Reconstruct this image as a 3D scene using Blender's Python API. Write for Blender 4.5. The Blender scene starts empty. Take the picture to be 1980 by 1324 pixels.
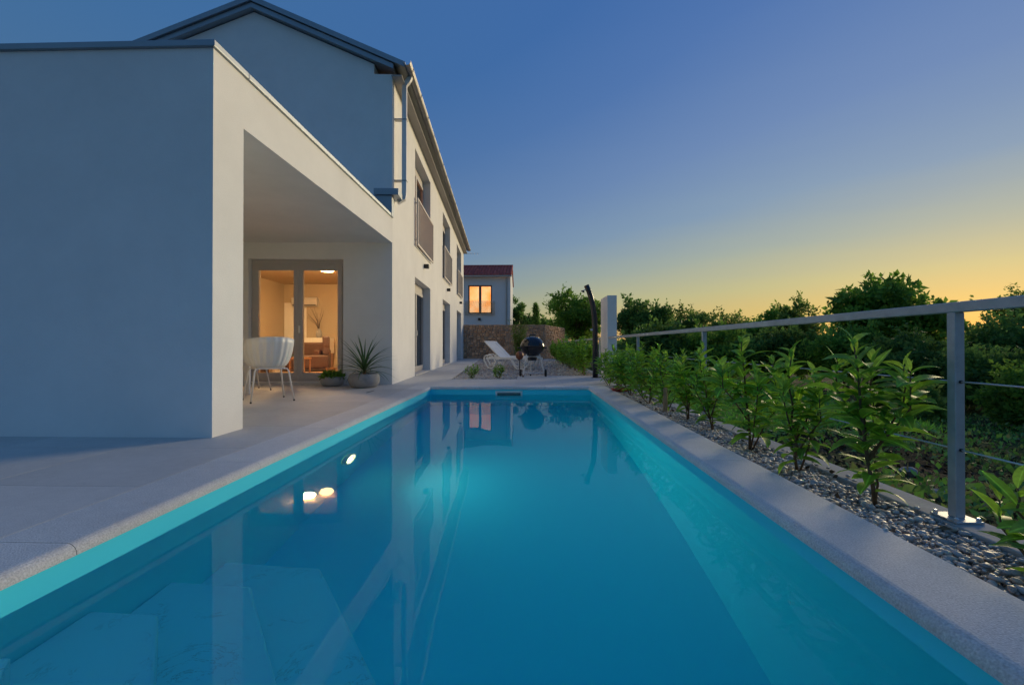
import bpy, math, random
import numpy as np
from mathutils import Vector, Matrix, Euler

R = math.radians
random.seed(7)
rng = np.random.default_rng(11)
scene = bpy.context.scene
col = scene.collection

# ------------------------------------------------------------------ camera
cam_data = bpy.data.cameras.new('camera')
cam_data.sensor_width = 36.0
cam_data.lens = 16.0
cam_data.clip_end = 3000.0
cam = bpy.data.objects.new('camera', cam_data)
col.objects.link(cam)
cam.location = (0.0, 0.0, 0.75)
cam.rotation_euler = (R(90.0) + math.atan(5 / 880.0), 0.0, math.atan(26 / 880.0))
scene.camera = cam

# ------------------------------------------------------------------ world, sun, exposure
SUN_AZ = R(46.0)      # clockwise from +Y
SUN_EL = R(1.5)
world = bpy.data.worlds.new('World')
scene.world = world
world.use_nodes = True
wn, wl = world.node_tree.nodes, world.node_tree.links
wn.clear()
wout = wn.new('ShaderNodeOutputWorld')
wbg = wn.new('ShaderNodeBackground')
sky = wn.new('ShaderNodeTexSky')
sky.sky_type = 'NISHITA'
sky.sun_disc = False
sky.sun_elevation = SUN_EL
sky.sun_rotation = SUN_AZ
sky.air_density = 1.0
sky.dust_density = 1.0
sky.ozone_density = 3.0
wbg.inputs['Strength'].default_value = 0.1
# dusk sky: the Nishita sky blended with a measured twilight ramp; the ramp runs with elevation
# and is stretched upwards round the azimuth of the set sun
def wmath(op, a_, b_=None):
    n_ = wn.new('ShaderNodeMath'); n_.operation = op
    for i_, v_ in enumerate((a_, b_)):
        if v_ is None: continue
        if isinstance(v_, (int, float)): n_.inputs[i_].default_value = v_
        else: wl.new(v_, n_.inputs[i_])
    return n_.outputs[0]


wtc = wn.new('ShaderNodeTexCoord')
wsep = wn.new('ShaderNodeSeparateXYZ')
wl.new(wtc.outputs['Generated'], wsep.inputs[0])
el = wmath('ARCSINE', wmath('MAXIMUM', wsep.outputs['Z'], 0.0))
hor = wmath('MAXIMUM', wmath('SQRT', wmath('SUBTRACT', 1.0, wmath('MULTIPLY', wsep.outputs['Z'], wsep.outputs['Z']))), 0.001)
dot = wmath('DIVIDE', wmath('ADD', wmath('MULTIPLY', wsep.outputs['X'], math.sin(SUN_AZ)), wmath('MULTIPLY', wsep.outputs['Y'], math.cos(SUN_AZ))), hor)
lobe = wmath('POWER', wmath('MULTIPLY', wmath('ADD', dot, 1.0), 0.5), 5.0)
scl = wmath('ADD', wmath('MULTIPLY', lobe, 0.46), 0.36)
hz = wn.new('ShaderNodeTexNoise'); hz.inputs['Scale'].default_value = 2.2; hz.inputs['Detail'].default_value = 4
hmap = wn.new('ShaderNodeMapping'); hmap.inputs['Scale'].default_value = (1.0, 1.0, 9.0)      # long thin veils of haze
wl.new(wtc.outputs['Generated'], hmap.inputs['Vector']); wl.new(hmap.outputs[0], hz.inputs['Vector'])
veil = wmath('MULTIPLY', wmath('SUBTRACT', hz.outputs['Fac'], 0.5), 0.045)
eff = wmath('MAXIMUM', wmath('ADD', wmath('DIVIDE', wmath('DIVIDE', el, scl), R(60.0)), veil), 0.0)
ramp = wn.new('ShaderNodeValToRGB')
SKY = [(0.0, (220, 164, 88)), (0.06, (210, 180, 102)), (0.14, (190, 182, 126)), (0.23, (160, 168, 152)), (0.34, (128, 150, 172)), (0.50, (106, 132, 174)), (0.74, (78, 112, 168)), (1.0, (60, 100, 162))]
def lin(c):
    return tuple((v / 255 / 12.92) if v / 255 <= .04045 else ((v / 255 + .055) / 1.055) ** 2.4 for v in c)


cr = ramp.color_ramp
while len(cr.elements) < len(SKY):
    cr.elements.new(0.5)
for e_, (p_, c_) in zip(cr.elements, SKY):
    e_.position = p_; e_.color = (*lin(c_), 1)
wl.new(eff, ramp.inputs['Fac'])
wbg2 = wn.new('ShaderNodeBackground')
wbg2.inputs['Strength'].default_value = 0.43
# away from the set sun the horizon stays a dusky blue
ramp2 = wn.new('ShaderNodeValToRGB')
cr = ramp2.color_ramp
cr.elements.new(0.5)
for e_, (p_, c_) in zip(cr.elements, ((0.0, (84, 112, 134)), (0.35, (60, 104, 148)), (1.0, (54, 98, 164)))):
    e_.position = p_; e_.color = (*lin(c_), 1)
wl.new(wmath('DIVIDE', el, R(90.0)), ramp2.inputs['Fac'])
wmix = wn.new('ShaderNodeMix'); wmix.data_type = 'RGBA'
wl.new(wmath('POWER', wmath('MULTIPLY', wmath('ADD', dot, 1.0), 0.5), 2.4), wmix.inputs[0])
wl.new(ramp2.outputs['Color'], wmix.inputs[6]); wl.new(ramp.outputs['Color'], wmix.inputs[7])
wl.new(wmix.outputs[2], wbg2.inputs['Color'])
wl.new(sky.outputs['Color'], wbg.inputs['Color'])
wadd = wn.new('ShaderNodeMixShader')
wadd.inputs[0].default_value = 0.88
wl.new(wbg.outputs[0], wadd.inputs[1]); wl.new(wbg2.outputs[0], wadd.inputs[2])
wl.new(wadd.outputs[0], wout.inputs['Surface'])

sun_data = bpy.data.lights.new('sun', 'SUN')
sun_data.energy = 0.95
sun_data.angle = R(18.0)
sun_data.color = (1.0, 0.80, 0.48)
sun = bpy.data.objects.new('sun', sun_data)
col.objects.link(sun)
sdir = Vector((math.sin(SUN_AZ) * math.cos(R(9.5)), math.cos(SUN_AZ) * math.cos(R(9.5)), math.sin(R(9.5))))
sun.rotation_euler = sdir.to_track_quat('Z', 'Y').to_euler()
sun.location = (30, 30, 20)

vs = scene.view_settings
vs.view_transform = 'Standard'
vs.look = 'None'
vs.exposure = 1.45
vs.gamma = 1.0
vs.use_curve_mapping = False
scene.render.engine = 'CYCLES'
cy = scene.cycles
cy.use_denoising = True
cy.max_bounces = 14
cy.diffuse_bounces = 5
cy.glossy_bounces = 5
cy.transmission_bounces = 10
cy.transparent_max_bounces = 24
cy.caustics_refractive = True
cy.caustics_reflective = True
cy.blur_glossy = 0.3
cy.sample_clamp_indirect = 8.0

# ------------------------------------------------------------------ material helpers
def new_mat(name):
    m = bpy.data.materials.new(name)
    m.use_nodes = True
    nt = m.node_tree
    b = nt.nodes['Principled BSDF']
    return m, nt, b


def mat(name, c, rough=0.6, metal=0.0, var=0.0, vscale=6.0, bump=0.0, bscale=200.0, spec=0.5, var2=None):
    m, nt, b = new_mat(name)
    N, L = nt.nodes, nt.links
    b.inputs['Base Color'].default_value = (*c, 1)
    b.inputs['Roughness'].default_value = rough
    b.inputs['Metallic'].default_value = metal
    b.inputs['Specular IOR Level'].default_value = spec
    if var > 0 or bump > 0:
        tc = N.new('ShaderNodeTexCoord')
    if var > 0:
        n = N.new('ShaderNodeTexNoise')
        n.inputs['Scale'].default_value = vscale
        n.inputs['Detail'].default_value = 6
        n.inputs['Roughness'].default_value = 0.65
        L.new(tc.outputs['Object'], n.inputs['Vector'])
        r = N.new('ShaderNodeValToRGB')
        r.color_ramp.elements[0].position = 0.3
        r.color_ramp.elements[1].position = 0.7
        lo = tuple(max(0, v * (1 - var)) for v in c)
        hi = tuple(min(1, v * (1 + var)) for v in (var2 or c))
        r.color_ramp.elements[0].color = (*lo, 1)
        r.color_ramp.elements[1].color = (*hi, 1)
        L.new(n.outputs['Fac'], r.inputs['Fac'])
        L.new(r.outputs['Color'], b.inputs['Base Color'])
    if bump > 0:
        n2 = N.new('ShaderNodeTexNoise')
        n2.inputs['Scale'].default_value = bscale
        n2.inputs['Detail'].default_value = 4
        L.new(tc.outputs['Object'], n2.inputs['Vector'])
        bp = N.new('ShaderNodeBump')
        bp.inputs['Strength'].default_value = bump
        bp.inputs['Distance'].default_value = 0.004
        L.new(n2.outputs['Fac'], bp.inputs['Height'])
        L.new(bp.outputs['Normal'], b.inputs['Normal'])
    return m


def emit_mat(name, c, s):
    m, nt, b = new_mat(name)
    b.inputs['Base Color'].default_value = (*c, 1)
    b.inputs['Emission Color'].default_value = (*c, 1)
    b.inputs['Emission Strength'].default_value = s
    return m


def random_ramp_mat(name, cols, rough=0.6, trans=0.0, spec=0.5, big=None):
    """colour picked at random for each loose piece (or each object)."""
    m, nt, b = new_mat(name)
    N, L = nt.nodes, nt.links
    g = N.new('ShaderNodeNewGeometry')
    oi = N.new('ShaderNodeObjectInfo')
    ad = N.new('ShaderNodeMath'); ad.operation = 'ADD'
    L.new(g.outputs['Random Per Island'], ad.inputs[0])
    L.new(oi.outputs['Random'], ad.inputs[1])
    fr = N.new('ShaderNodeMath'); fr.operation = 'FRACT'
    L.new(ad.outputs[0], fr.inputs[0])
    r = N.new('ShaderNodeValToRGB')
    cr = r.color_ramp
    while len(cr.elements) < len(cols):
        cr.elements.new(0.5)
    for i, c in enumerate(cols):
        cr.elements[i].position = i / max(1, len(cols) - 1)
        cr.elements[i].color = (*c, 1)
    L.new(fr.outputs[0], r.inputs['Fac'])
    src = r.outputs['Color']
    if big:                      # larger patches of lighter growth through the crown
        tc = N.new('ShaderNodeTexCoord')
        nz = N.new('ShaderNodeTexNoise'); nz.inputs['Scale'].default_value = big
        L.new(tc.outputs['Object'], nz.inputs['Vector'])
        mr = N.new('ShaderNodeMapRange')
        mr.inputs['From Min'].default_value = 0.35; mr.inputs['From Max'].default_value = 0.65
        mr.inputs['To Min'].default_value = 0.7; mr.inputs['To Max'].default_value = 1.3
        L.new(nz.outputs['Fac'], mr.inputs['Value'])
        mx = N.new('ShaderNodeVectorMath'); mx.operation = 'SCALE'
        L.new(src, mx.inputs[0]); L.new(mr.outputs[0], mx.inputs['Scale'])
        src = mx.outputs[0]
    L.new(src, b.inputs['Base Color'])
    b.inputs['Roughness'].default_value = rough
    b.inputs['Specular IOR Level'].default_value = spec
    if trans > 0:
        t = N.new('ShaderNodeBsdfTranslucent')
        L.new(src, t.inputs['Color'])
        mix = N.new('ShaderNodeMixShader'); mix.inputs[0].default_value = trans
        L.new(b.outputs[0], mix.inputs[1]); L.new(t.outputs[0], mix.inputs[2])
        L.new(mix.outputs[0], N['Material Output'].inputs['Surface'])
    return m


def pane_mat(name, tint=(1, 1, 1), ior=1.5):
    m = bpy.data.materials.new(name); m.use_nodes = True
    N, L = m.node_tree.nodes, m.node_tree.links
    N.clear()
    o = N.new('ShaderNodeOutputMaterial')
    tr = N.new('ShaderNodeBsdfTransparent'); tr.inputs[0].default_value = (*tint, 1)
    gl = N.new('ShaderNodeBsdfGlossy'); gl.inputs['Roughness'].default_value = 0.0
    fr = N.new('ShaderNodeFresnel'); fr.inputs['IOR'].default_value = ior
    mx = N.new('ShaderNodeMixShader')
    L.new(fr.outputs[0], mx.inputs[0]); L.new(tr.outputs[0], mx.inputs[1]); L.new(gl.outputs[0], mx.inputs[2])
    L.new(mx.outputs[0], o.inputs['Surface'])
    return m


M = {}
M['plaster'] = mat('white_plaster', (0.82, 0.81, 0.78), 0.9, var=0.055, vscale=1.1, bump=0.5, bscale=130, spec=0.2)
M['plaster_in'] = mat('room_paint', (0.48, 0.40, 0.28), 0.9, spec=0.2)
M['metal_cap'] = mat('grey_sheet_metal', (0.30, 0.33, 0.36), 0.42, 0.75, var=0.06, vscale=3)
M['gutter'] = mat('grey_gutter_metal', (0.36, 0.35, 0.34), 0.4, 0.7, var=0.08, vscale=4)
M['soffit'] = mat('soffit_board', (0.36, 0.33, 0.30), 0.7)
M['pvc'] = mat('taupe_window_frame', (0.46, 0.43, 0.41), 0.45, var=0.03)
M['taupe'] = mat('taupe_railing', (0.44, 0.40, 0.38), 0.5, 0.2)
M['pane'] = pane_mat('window_glass')
M['curtain'] = mat('beige_curtain', (0.60, 0.52, 0.45), 0.9, var=0.1, vscale=8)
M['curtain_lit'] = emit_mat('amber_lit_curtain', (1.0, 0.42, 0.10), 0.32)
M['curtain_lit2'] = emit_mat('amber_lit_blind', (1.0, 0.42, 0.10), 0.40)
_n, _l = M['curtain_lit2'].node_tree.nodes, M['curtain_lit2'].node_tree.links
_g = _n.new('ShaderNodeNewGeometry'); _t = _n.new('ShaderNodeTexNoise'); _t.inputs['Scale'].default_value = 1.3; _t.inputs['Detail'].default_value = 3
_r = _n.new('ShaderNodeValToRGB'); _r.color_ramp.elements[0].position = .35; _r.color_ramp.elements[1].position = .65
_r.color_ramp.elements[0].color = (1.0, .34, .055, 1); _r.color_ramp.elements[1].color = (1.0, .58, .26, 1)
_l.new(_g.outputs['Position'], _t.inputs['Vector']); _l.new(_t.outputs['Fac'], _r.inputs['Fac']); _l.new(_r.outputs['Color'], _n['Principled BSDF'].inputs['Emission Color'])
M['black'] = mat('black_metal', (0.012, 0.012, 0.014), 0.4)
M['enamel'] = mat('black_enamel', (0.008, 0.009, 0.012), 0.13, spec=0.6)
M['white_plastic'] = mat('white_plastic', (0.78, 0.78, 0.76), 0.4, var=0.02)
M['white_metal'] = mat('white_painted_metal', (0.75, 0.73, 0.70), 0.4)
M['concrete'] = mat('concrete_pot', (0.31, 0.305, 0.30), 0.85, var=0.18, vscale=9, bump=0.3, bscale=60)
M['kerb'] = mat('cast_concrete', (0.36, 0.36, 0.35), 0.9, var=0.16, vscale=5, bump=0.6, bscale=70)
M['soil'] = mat('potting_soil', (0.02, 0.015, 0.01), 0.95, bump=0.6, bscale=60)
M['galv'] = mat('galvanised_steel', (0.46, 0.48, 0.50), 0.55, 0.55, var=0.12, vscale=14)
M['cable'] = mat('steel_cable', (0.6, 0.6, 0.6), 0.35, 0.9)
M['alu'] = mat('brushed_aluminium', (0.7, 0.7, 0.7), 0.35, 0.8)
M['rubber'] = mat('black_rubber', (0.015, 0.015, 0.015), 0.7)
M['dark_tube'] = mat('anthracite_tube', (0.022, 0.021, 0.024), 0.33)
M['copper'] = mat('copper_brown', (0.22, 0.09, 0.05), 0.45, 0.3, var=0.3, vscale=14)
M['timber'] = mat('raw_timber', (0.36, 0.24, 0.13), 0.8, var=0.25, vscale=12)
M['red'] = mat('red_plastic', (0.42, 0.04, 0.03), 0.5)
M['leather'] = mat('brown_leather', (0.05, 0.016, 0.008), 0.55, var=0.12)
M['wood_in'] = mat('oak_wood', (0.36, 0.18, 0.08), 0.5, var=0.2, vscale=5)
M['lamp_on'] = emit_mat('lamp_glass_lit', (1.0, 0.62, 0.27), 175.0)
M['lamp_dim'] = emit_mat('lamp_glass_soft', (1.0, 0.56, 0.20), 14.0)
M['pool_lamp'] = emit_mat('pool_lamp_lens', (1.0, 0.62, 0.24), 3.4)
M['bark'] = mat('bark', (0.10, 0.075, 0.055), 0.9, var=0.35, vscale=12, bump=0.7, bscale=30)
M['stem'] = mat('young_stem', (0.13, 0.075, 0.035), 0.7, var=0.3, vscale=20)
M['neigh'] = mat('neighbour_render', (0.76, 0.78, 0.80), 0.9, var=0.03, vscale=1, spec=0.2)
M['tile'] = random_ramp_mat('clay_roof_tile', [(0.510, 0.075, 0.045), (0.612, 0.112, 0.068), (0.408, 0.060, 0.045), (0.680, 0.150, 0.090)], 0.75)
M['stone'] = random_ramp_mat('rubble_stone', [(0.486, 0.295, 0.180), (0.729, 0.448, 0.270), (0.365, 0.221, 0.135), (0.826, 0.536, 0.330), (0.535, 0.363, 0.255), (0.656, 0.363, 0.195)], 0.9)
M['pebble'] = random_ramp_mat('river_pebble', [(0.336, 0.331, 0.333), (0.588, 0.567, 0.525), (0.224, 0.223, 0.230), (0.560, 0.405, 0.282), (0.420, 0.419, 0.422), (0.728, 0.689, 0.627), (0.420, 0.270, 0.205), (0.476, 0.466, 0.461), (0.280, 0.277, 0.282), (0.616, 0.499, 0.371), (0.392, 0.392, 0.397)], 0.55)
M['laurel'] = random_ramp_mat('laurel_leaf', [(0.130, 0.307, 0.036), (0.201, 0.423, 0.042), (0.104, 0.250, 0.042), (0.314, 0.554, 0.049), (0.164, 0.365, 0.039)], 0.5, 0.45, 0.3)
M['laurel_young'] = random_ramp_mat('young_laurel_leaf', [(0.243, 0.468, 0.056), (0.318, 0.524, 0.066), (0.187, 0.393, 0.047)], 0.5, 0.45, 0.3)
def add_midrib(m, lift):
    N, L = m.node_tree.nodes, m.node_tree.links
    b = N['Principled BSDF']
    src = b.inputs['Base Color'].links[0].from_socket
    tc = N.new('ShaderNodeTexCoord'); sx = N.new('ShaderNodeSeparateXYZ'); L.new(tc.outputs['Object'], sx.inputs[0])
    ab = N.new('ShaderNodeMath'); ab.operation = 'ABSOLUTE'; L.new(sx.outputs['X'], ab.inputs[0])
    mr = N.new('ShaderNodeMapRange'); mr.inputs['From Min'].default_value = 0.008; mr.inputs['From Max'].default_value = 0.03
    mr.inputs['To Min'].default_value = lift; mr.inputs['To Max'].default_value = 1.0
    L.new(ab.outputs[0], mr.inputs['Value'])
    nz = N.new('ShaderNodeTexNoise'); nz.inputs['Scale'].default_value = 5.0; nz.inputs['Detail'].default_value = 5
    oi = N.new('ShaderNodeObjectInfo'); ad = N.new('ShaderNodeVectorMath'); ad.operation = 'ADD'
    L.new(tc.outputs['Object'], ad.inputs[0]); L.new(oi.outputs['Location'], ad.inputs[1]); L.new(ad.outputs[0], nz.inputs['Vector'])
    mr2 = N.new('ShaderNodeMapRange'); mr2.inputs['From Min'].default_value = 0.3; mr2.inputs['From Max'].default_value = 0.7
    mr2.inputs['To Min'].default_value = 0.72; mr2.inputs['To Max'].default_value = 1.25
    L.new(nz.outputs['Fac'], mr2.inputs['Value'])
    mu = N.new('ShaderNodeMath'); mu.operation = 'MULTIPLY'; L.new(mr.outputs[0], mu.inputs[0]); L.new(mr2.outputs[0], mu.inputs[1])
    sc = N.new('ShaderNodeVectorMath'); sc.operation = 'SCALE'; L.new(src, sc.inputs[0]); L.new(mu.outputs[0], sc.inputs['Scale'])
    L.new(sc.outputs[0], b.inputs['Base Color'])
    for n in N:
        if n.type == 'BSDF_TRANSLUCENT': L.new(sc.outputs[0], n.inputs['Color'])


M['laurel_far'] = M['laurel'].copy(); M['laurel_far'].name = 'laurel_leaf_far'
add_midrib(M['laurel'], 1.9); add_midrib(M['laurel_young'], 1.4)
M['leaf_a'] = random_ramp_mat('leaf_mid_green', [(0.143, 0.279, 0.046), (0.213, 0.408, 0.055), (0.103, 0.217, 0.041), (0.306, 0.503, 0.067)], 0.55, 0.5, 0.2, big=0.9)
M['leaf_b'] = random_ramp_mat('leaf_olive_green', [(0.168, 0.270, 0.056), (0.253, 0.386, 0.074), (0.119, 0.203, 0.051), (0.320, 0.404, 0.085)], 0.55, 0.5, 0.2, big=0.8)
M['leaf_c'] = random_ramp_mat('leaf_dark_green', [(0.104, 0.227, 0.061), (0.162, 0.305, 0.067), (0.080, 0.174, 0.047), (0.218, 0.385, 0.073)], 0.55, 0.5, 0.2, big=0.7)
M['yucca'] = random_ramp_mat('yucca_leaf', [(0.068, 0.145, 0.042), (0.098, 0.170, 0.056), (0.060, 0.119, 0.042)], 0.45, 0.15)
M['dry_leaf'] = random_ramp_mat('dry_leaf_litter', [(0.07, 0.04, 0.02), (0.10, 0.06, 0.03), (0.05, 0.03, 0.018), (0.13, 0.09, 0.045)], 0.85)
M['grass'] = random_ramp_mat('lawn_blade', [(0.228, 0.568, 0.076), (0.304, 0.683, 0.082), (0.189, 0.455, 0.069)], 0.6, 0.35)
M['cover'] = random_ramp_mat('ground_cover_leaf', [(0.119, 0.302, 0.061), (0.186, 0.438, 0.073), (0.102, 0.235, 0.061), (0.270, 0.438, 0.102), (0.235, 0.203, 0.084)], 0.55, 0.3)
M['rock'] = mat('limestone_rock', (0.24, 0.24, 0.235), 0.9, var=0.25, vscale=7, bump=0.8, bscale=25)
M['twig'] = mat('dry_twig', (0.06, 0.035, 0.02), 0.8)
M['ac'] = mat('air_conditioner_plastic', (0.6, 0.58, 0.55), 0.5)


def stone_paving(name, base, dots):
    """pale bush-hammered limestone: fine pits and grains, broad faint clouds"""
    m, nt, b = new_mat(name)
    N, L = nt.nodes, nt.links
    tc = N.new('ShaderNodeTexCoord')
    oi = N.new('ShaderNodeObjectInfo')
    n1 = N.new('ShaderNodeTexNoise'); n1.inputs['Scale'].default_value = 1.1; n1.inputs['Detail'].default_value = 5
    n2 = N.new('ShaderNodeTexNoise'); n2.inputs['Scale'].default_value = 160; n2.inputs['Detail'].default_value = 3
    n3 = N.new('ShaderNodeTexNoise'); n3.inputs['Scale'].default_value = 14; n3.inputs['Detail'].default_value = 6; n3.inputs['Roughness'].default_value = 0.75
    geo = N.new('ShaderNodeNewGeometry')
    for n in (n1, n2, n3):
        L.new(geo.outputs['Position'], n.inputs['Vector'])
    def rng_(src, a, bb, lo, hi):
        mr = N.new('ShaderNodeMapRange')
        mr.inputs['From Min'].default_value = a; mr.inputs['From Max'].default_value = bb
        mr.inputs['To Min'].default_value = lo; mr.inputs['To Max'].default_value = hi
        L.new(src, mr.inputs['Value']); return mr.outputs[0]
    def mul(a, bb):
        x = N.new('ShaderNodeMath'); x.operation = 'MULTIPLY'
        L.new(a, x.inputs[0]); L.new(bb, x.inputs[1]); return x.outputs[0]
    f = mul(rng_(n1.outputs['Fac'], .3, .7, .90, 1.08), rng_(n2.outputs['Fac'], .3, .7, 1 - dots, 1 + dots))
    f = mul(f, rng_(n3.outputs['Fac'], .3, .7, .93, 1.06))
    f = mul(f, rng_(oi.outputs['Random'], 0, 1, .93, 1.05))
    sc = N.new('ShaderNodeVectorMath'); sc.operation = 'SCALE'
    sc.inputs[0].default_value = base
    L.new(f, sc.inputs['Scale'])
    L.new(sc.outputs[0], b.inputs['Base Color'])
    b.inputs['Roughness'].default_value = 0.78
    b.inputs['Specular IOR Level'].default_value = 0.3
    bp = N.new('ShaderNodeBump'); bp.inputs['Strength'].default_value = 0.5; bp.inputs['Distance'].default_value = 0.003
    L.new(n2.outputs['Fac'], bp.inputs['Height']); L.new(bp.outputs['Normal'], b.inputs['Normal'])
    return m


M['coping'] = stone_paving('coping_limestone', (0.66, 0.645, 0.61), 0.22)
M['paving'] = stone_paving('paving_limestone', (0.58, 0.56, 0.525), 0.08)
M['joint'] = mat('paving_joint', (0.22, 0.21, 0.20), 0.95)


def liner_mat(name, base, veins):
    m, nt, b = new_mat(name)
    N, L = nt.nodes, nt.links
    geo = N.new('ShaderNodeNewGeometry')
    b.inputs['Roughness'].default_value = 0.55
    b.inputs['Specular IOR Level'].default_value = 0.25
    n = N.new('ShaderNodeTexNoise'); n.inputs['Scale'].default_value = 3.2; n.inputs['Detail'].default_value = 8
    n.inputs['Distortion'].default_value = 1.2; n.inputs['Roughness'].default_value = 0.7
    L.new(geo.outputs['Position'], n.inputs['Vector'])
    s = N.new('ShaderNodeMath'); s.operation = 'SUBTRACT'; s.inputs[1].default_value = 0.5
    a = N.new('ShaderNodeMath'); a.operation = 'ABSOLUTE'
    L.new(n.outputs['Fac'], s.inputs[0]); L.new(s.outputs[0], a.inputs[0])
    # veins break up: gated by a coarse noise
    g = N.new('ShaderNodeTexNoise'); g.inputs['Scale'].default_value = 5.0
    L.new(geo.outputs['Position'], g.inputs['Vector'])
    mr = N.new('ShaderNodeMapRange')
    mr.inputs['From Min'].default_value = 0.0; mr.inputs['From Max'].default_value = 0.008
    mr.inputs['To Min'].default_value = 1 - veins; mr.inputs['To Max'].default_value = 1.0
    L.new(a.outputs[0], mr.inputs['Value'])
    gm = N.new('ShaderNodeMapRange')
    gm.inputs['From Min'].default_value = 0.5; gm.inputs['From Max'].default_value = 0.6
    L.new(g.outputs['Fac'], gm.inputs['Value'])
    mx = N.new('ShaderNodeMix'); mx.data_type = 'FLOAT'
    mx.inputs[2].default_value = 1.0
    L.new(gm.outputs[0], mx.inputs[0]); L.new(mr.outputs[0], mx.inputs[3])
    sc = N.new('ShaderNodeVectorMath'); sc.operation = 'SCALE'; sc.inputs[0].default_value = base
    L.new(mx.outputs[0], sc.inputs['Scale'])
    L.new(sc.outputs[0], b.inputs['Base Color'])
    return m


M['liner'] = liner_mat('blue_pool_liner', (0.07, 0.80, 0.94), 0.0)
M['liner_step'] = liner_mat('veined_pool_liner', (0.16, 0.82, 0.95), 0.45)


def water_mat():
    m = bpy.data.materials.new('pool_water'); m.use_nodes = True
    N, L = m.node_tree.nodes, m.node_tree.links
    N.clear()
    o = N.new('ShaderNodeOutputMaterial')
    g = N.new('ShaderNodeBsdfRefraction'); g.inputs['IOR'].default_value = 1.333; g.inputs['Roughness'].default_value = 0.0
    gl = N.new('ShaderNodeBsdfGlossy'); gl.inputs['Roughness'].default_value = 0.0
    fr = N.new('ShaderNodeFresnel'); fr.inputs['IOR'].default_value = 1.333
    fm = N.new('ShaderNodeMath'); fm.operation = 'MULTIPLY'; fm.inputs[1].default_value = 0.42; L.new(fr.outputs[0], fm.inputs[0])
    wm = N.new('ShaderNodeMixShader'); L.new(fm.outputs[0], wm.inputs[0]); L.new(g.outputs[0], wm.inputs[1]); L.new(gl.outputs[0], wm.inputs[2])
    geo = N.new('ShaderNodeNewGeometry')
    n = N.new('ShaderNodeTexNoise'); n.inputs['Scale'].default_value = 1.6; n.inputs['Detail'].default_value = 1
    L.new(geo.outputs['Position'], n.inputs['Vector'])
    bp = N.new('ShaderNodeBump'); bp.inputs['Strength'].default_value = 0.05; bp.inputs['Distance'].default_value = 0.05
    L.new(n.outputs['Fac'], bp.inputs['Height']); L.new(bp.outputs['Normal'], g.inputs['Normal']); L.new(bp.outputs['Normal'], gl.inputs['Normal'])
    L.new(wm.outputs[0], o.inputs['Surface'])
    va = N.new('ShaderNodeVolumeAbsorption')
    va.inputs['Color'].default_value = (0.04, 0.88, 0.91, 1); va.inputs['Density'].default_value = 0.40
    L.new(va.outputs[0], o.inputs['Volume'])
    return m


M['water'] = water_mat()


def ground_mat():
    m, nt, b = new_mat('garden_ground')
    N, L = nt.nodes, nt.links
    geo = N.new('ShaderNodeNewGeometry')
    n = N.new('ShaderNodeTexNoise'); n.inputs['Scale'].default_value = 0.55; n.inputs['Detail'].default_value = 7; n.inputs['Roughness'].default_value = 0.65
    L.new(geo.outputs['Position'], n.inputs['Vector'])
    r = N.new('ShaderNodeValToRGB'); cr = r.color_ramp
    cr.elements[0].position = 0.40; cr.elements[0].color = (0.045, 0.028, 0.016, 1)
    cr.elements[1].position = 0.56; cr.elements[1].color = (0.04, 0.075, 0.018, 1)
    L.new(n.outputs['Fac'], r.inputs['Fac'])
    L.new(r.outputs['Color'], b.inputs['Base Color'])
    b.inputs['Roughness'].default_value = 0.95
    b.inputs['Specular IOR Level'].default_value = 0.1
    n2 = N.new('ShaderNodeTexNoise'); n2.inputs['Scale'].default_value = 14; n2.inputs['Detail'].default_value = 5
    L.new(geo.outputs['Position'], n2.inputs['Vector'])
    bp = N.new('ShaderNodeBump'); bp.inputs['Strength'].default_value = 0.8; bp.inputs['Distance'].default_value = 0.06
    L.new(n2.outputs['Fac'], bp.inputs['Height']); L.new(bp.outputs['Normal'], b.inputs['Normal'])
    return m


M['ground'] = ground_mat()
M['lawn'] = mat('lawn_ground', (0.08, 0.19, 0.025), 0.95, var=0.3, vscale=3, bump=0.6, bscale=40, spec=0.1)

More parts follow.
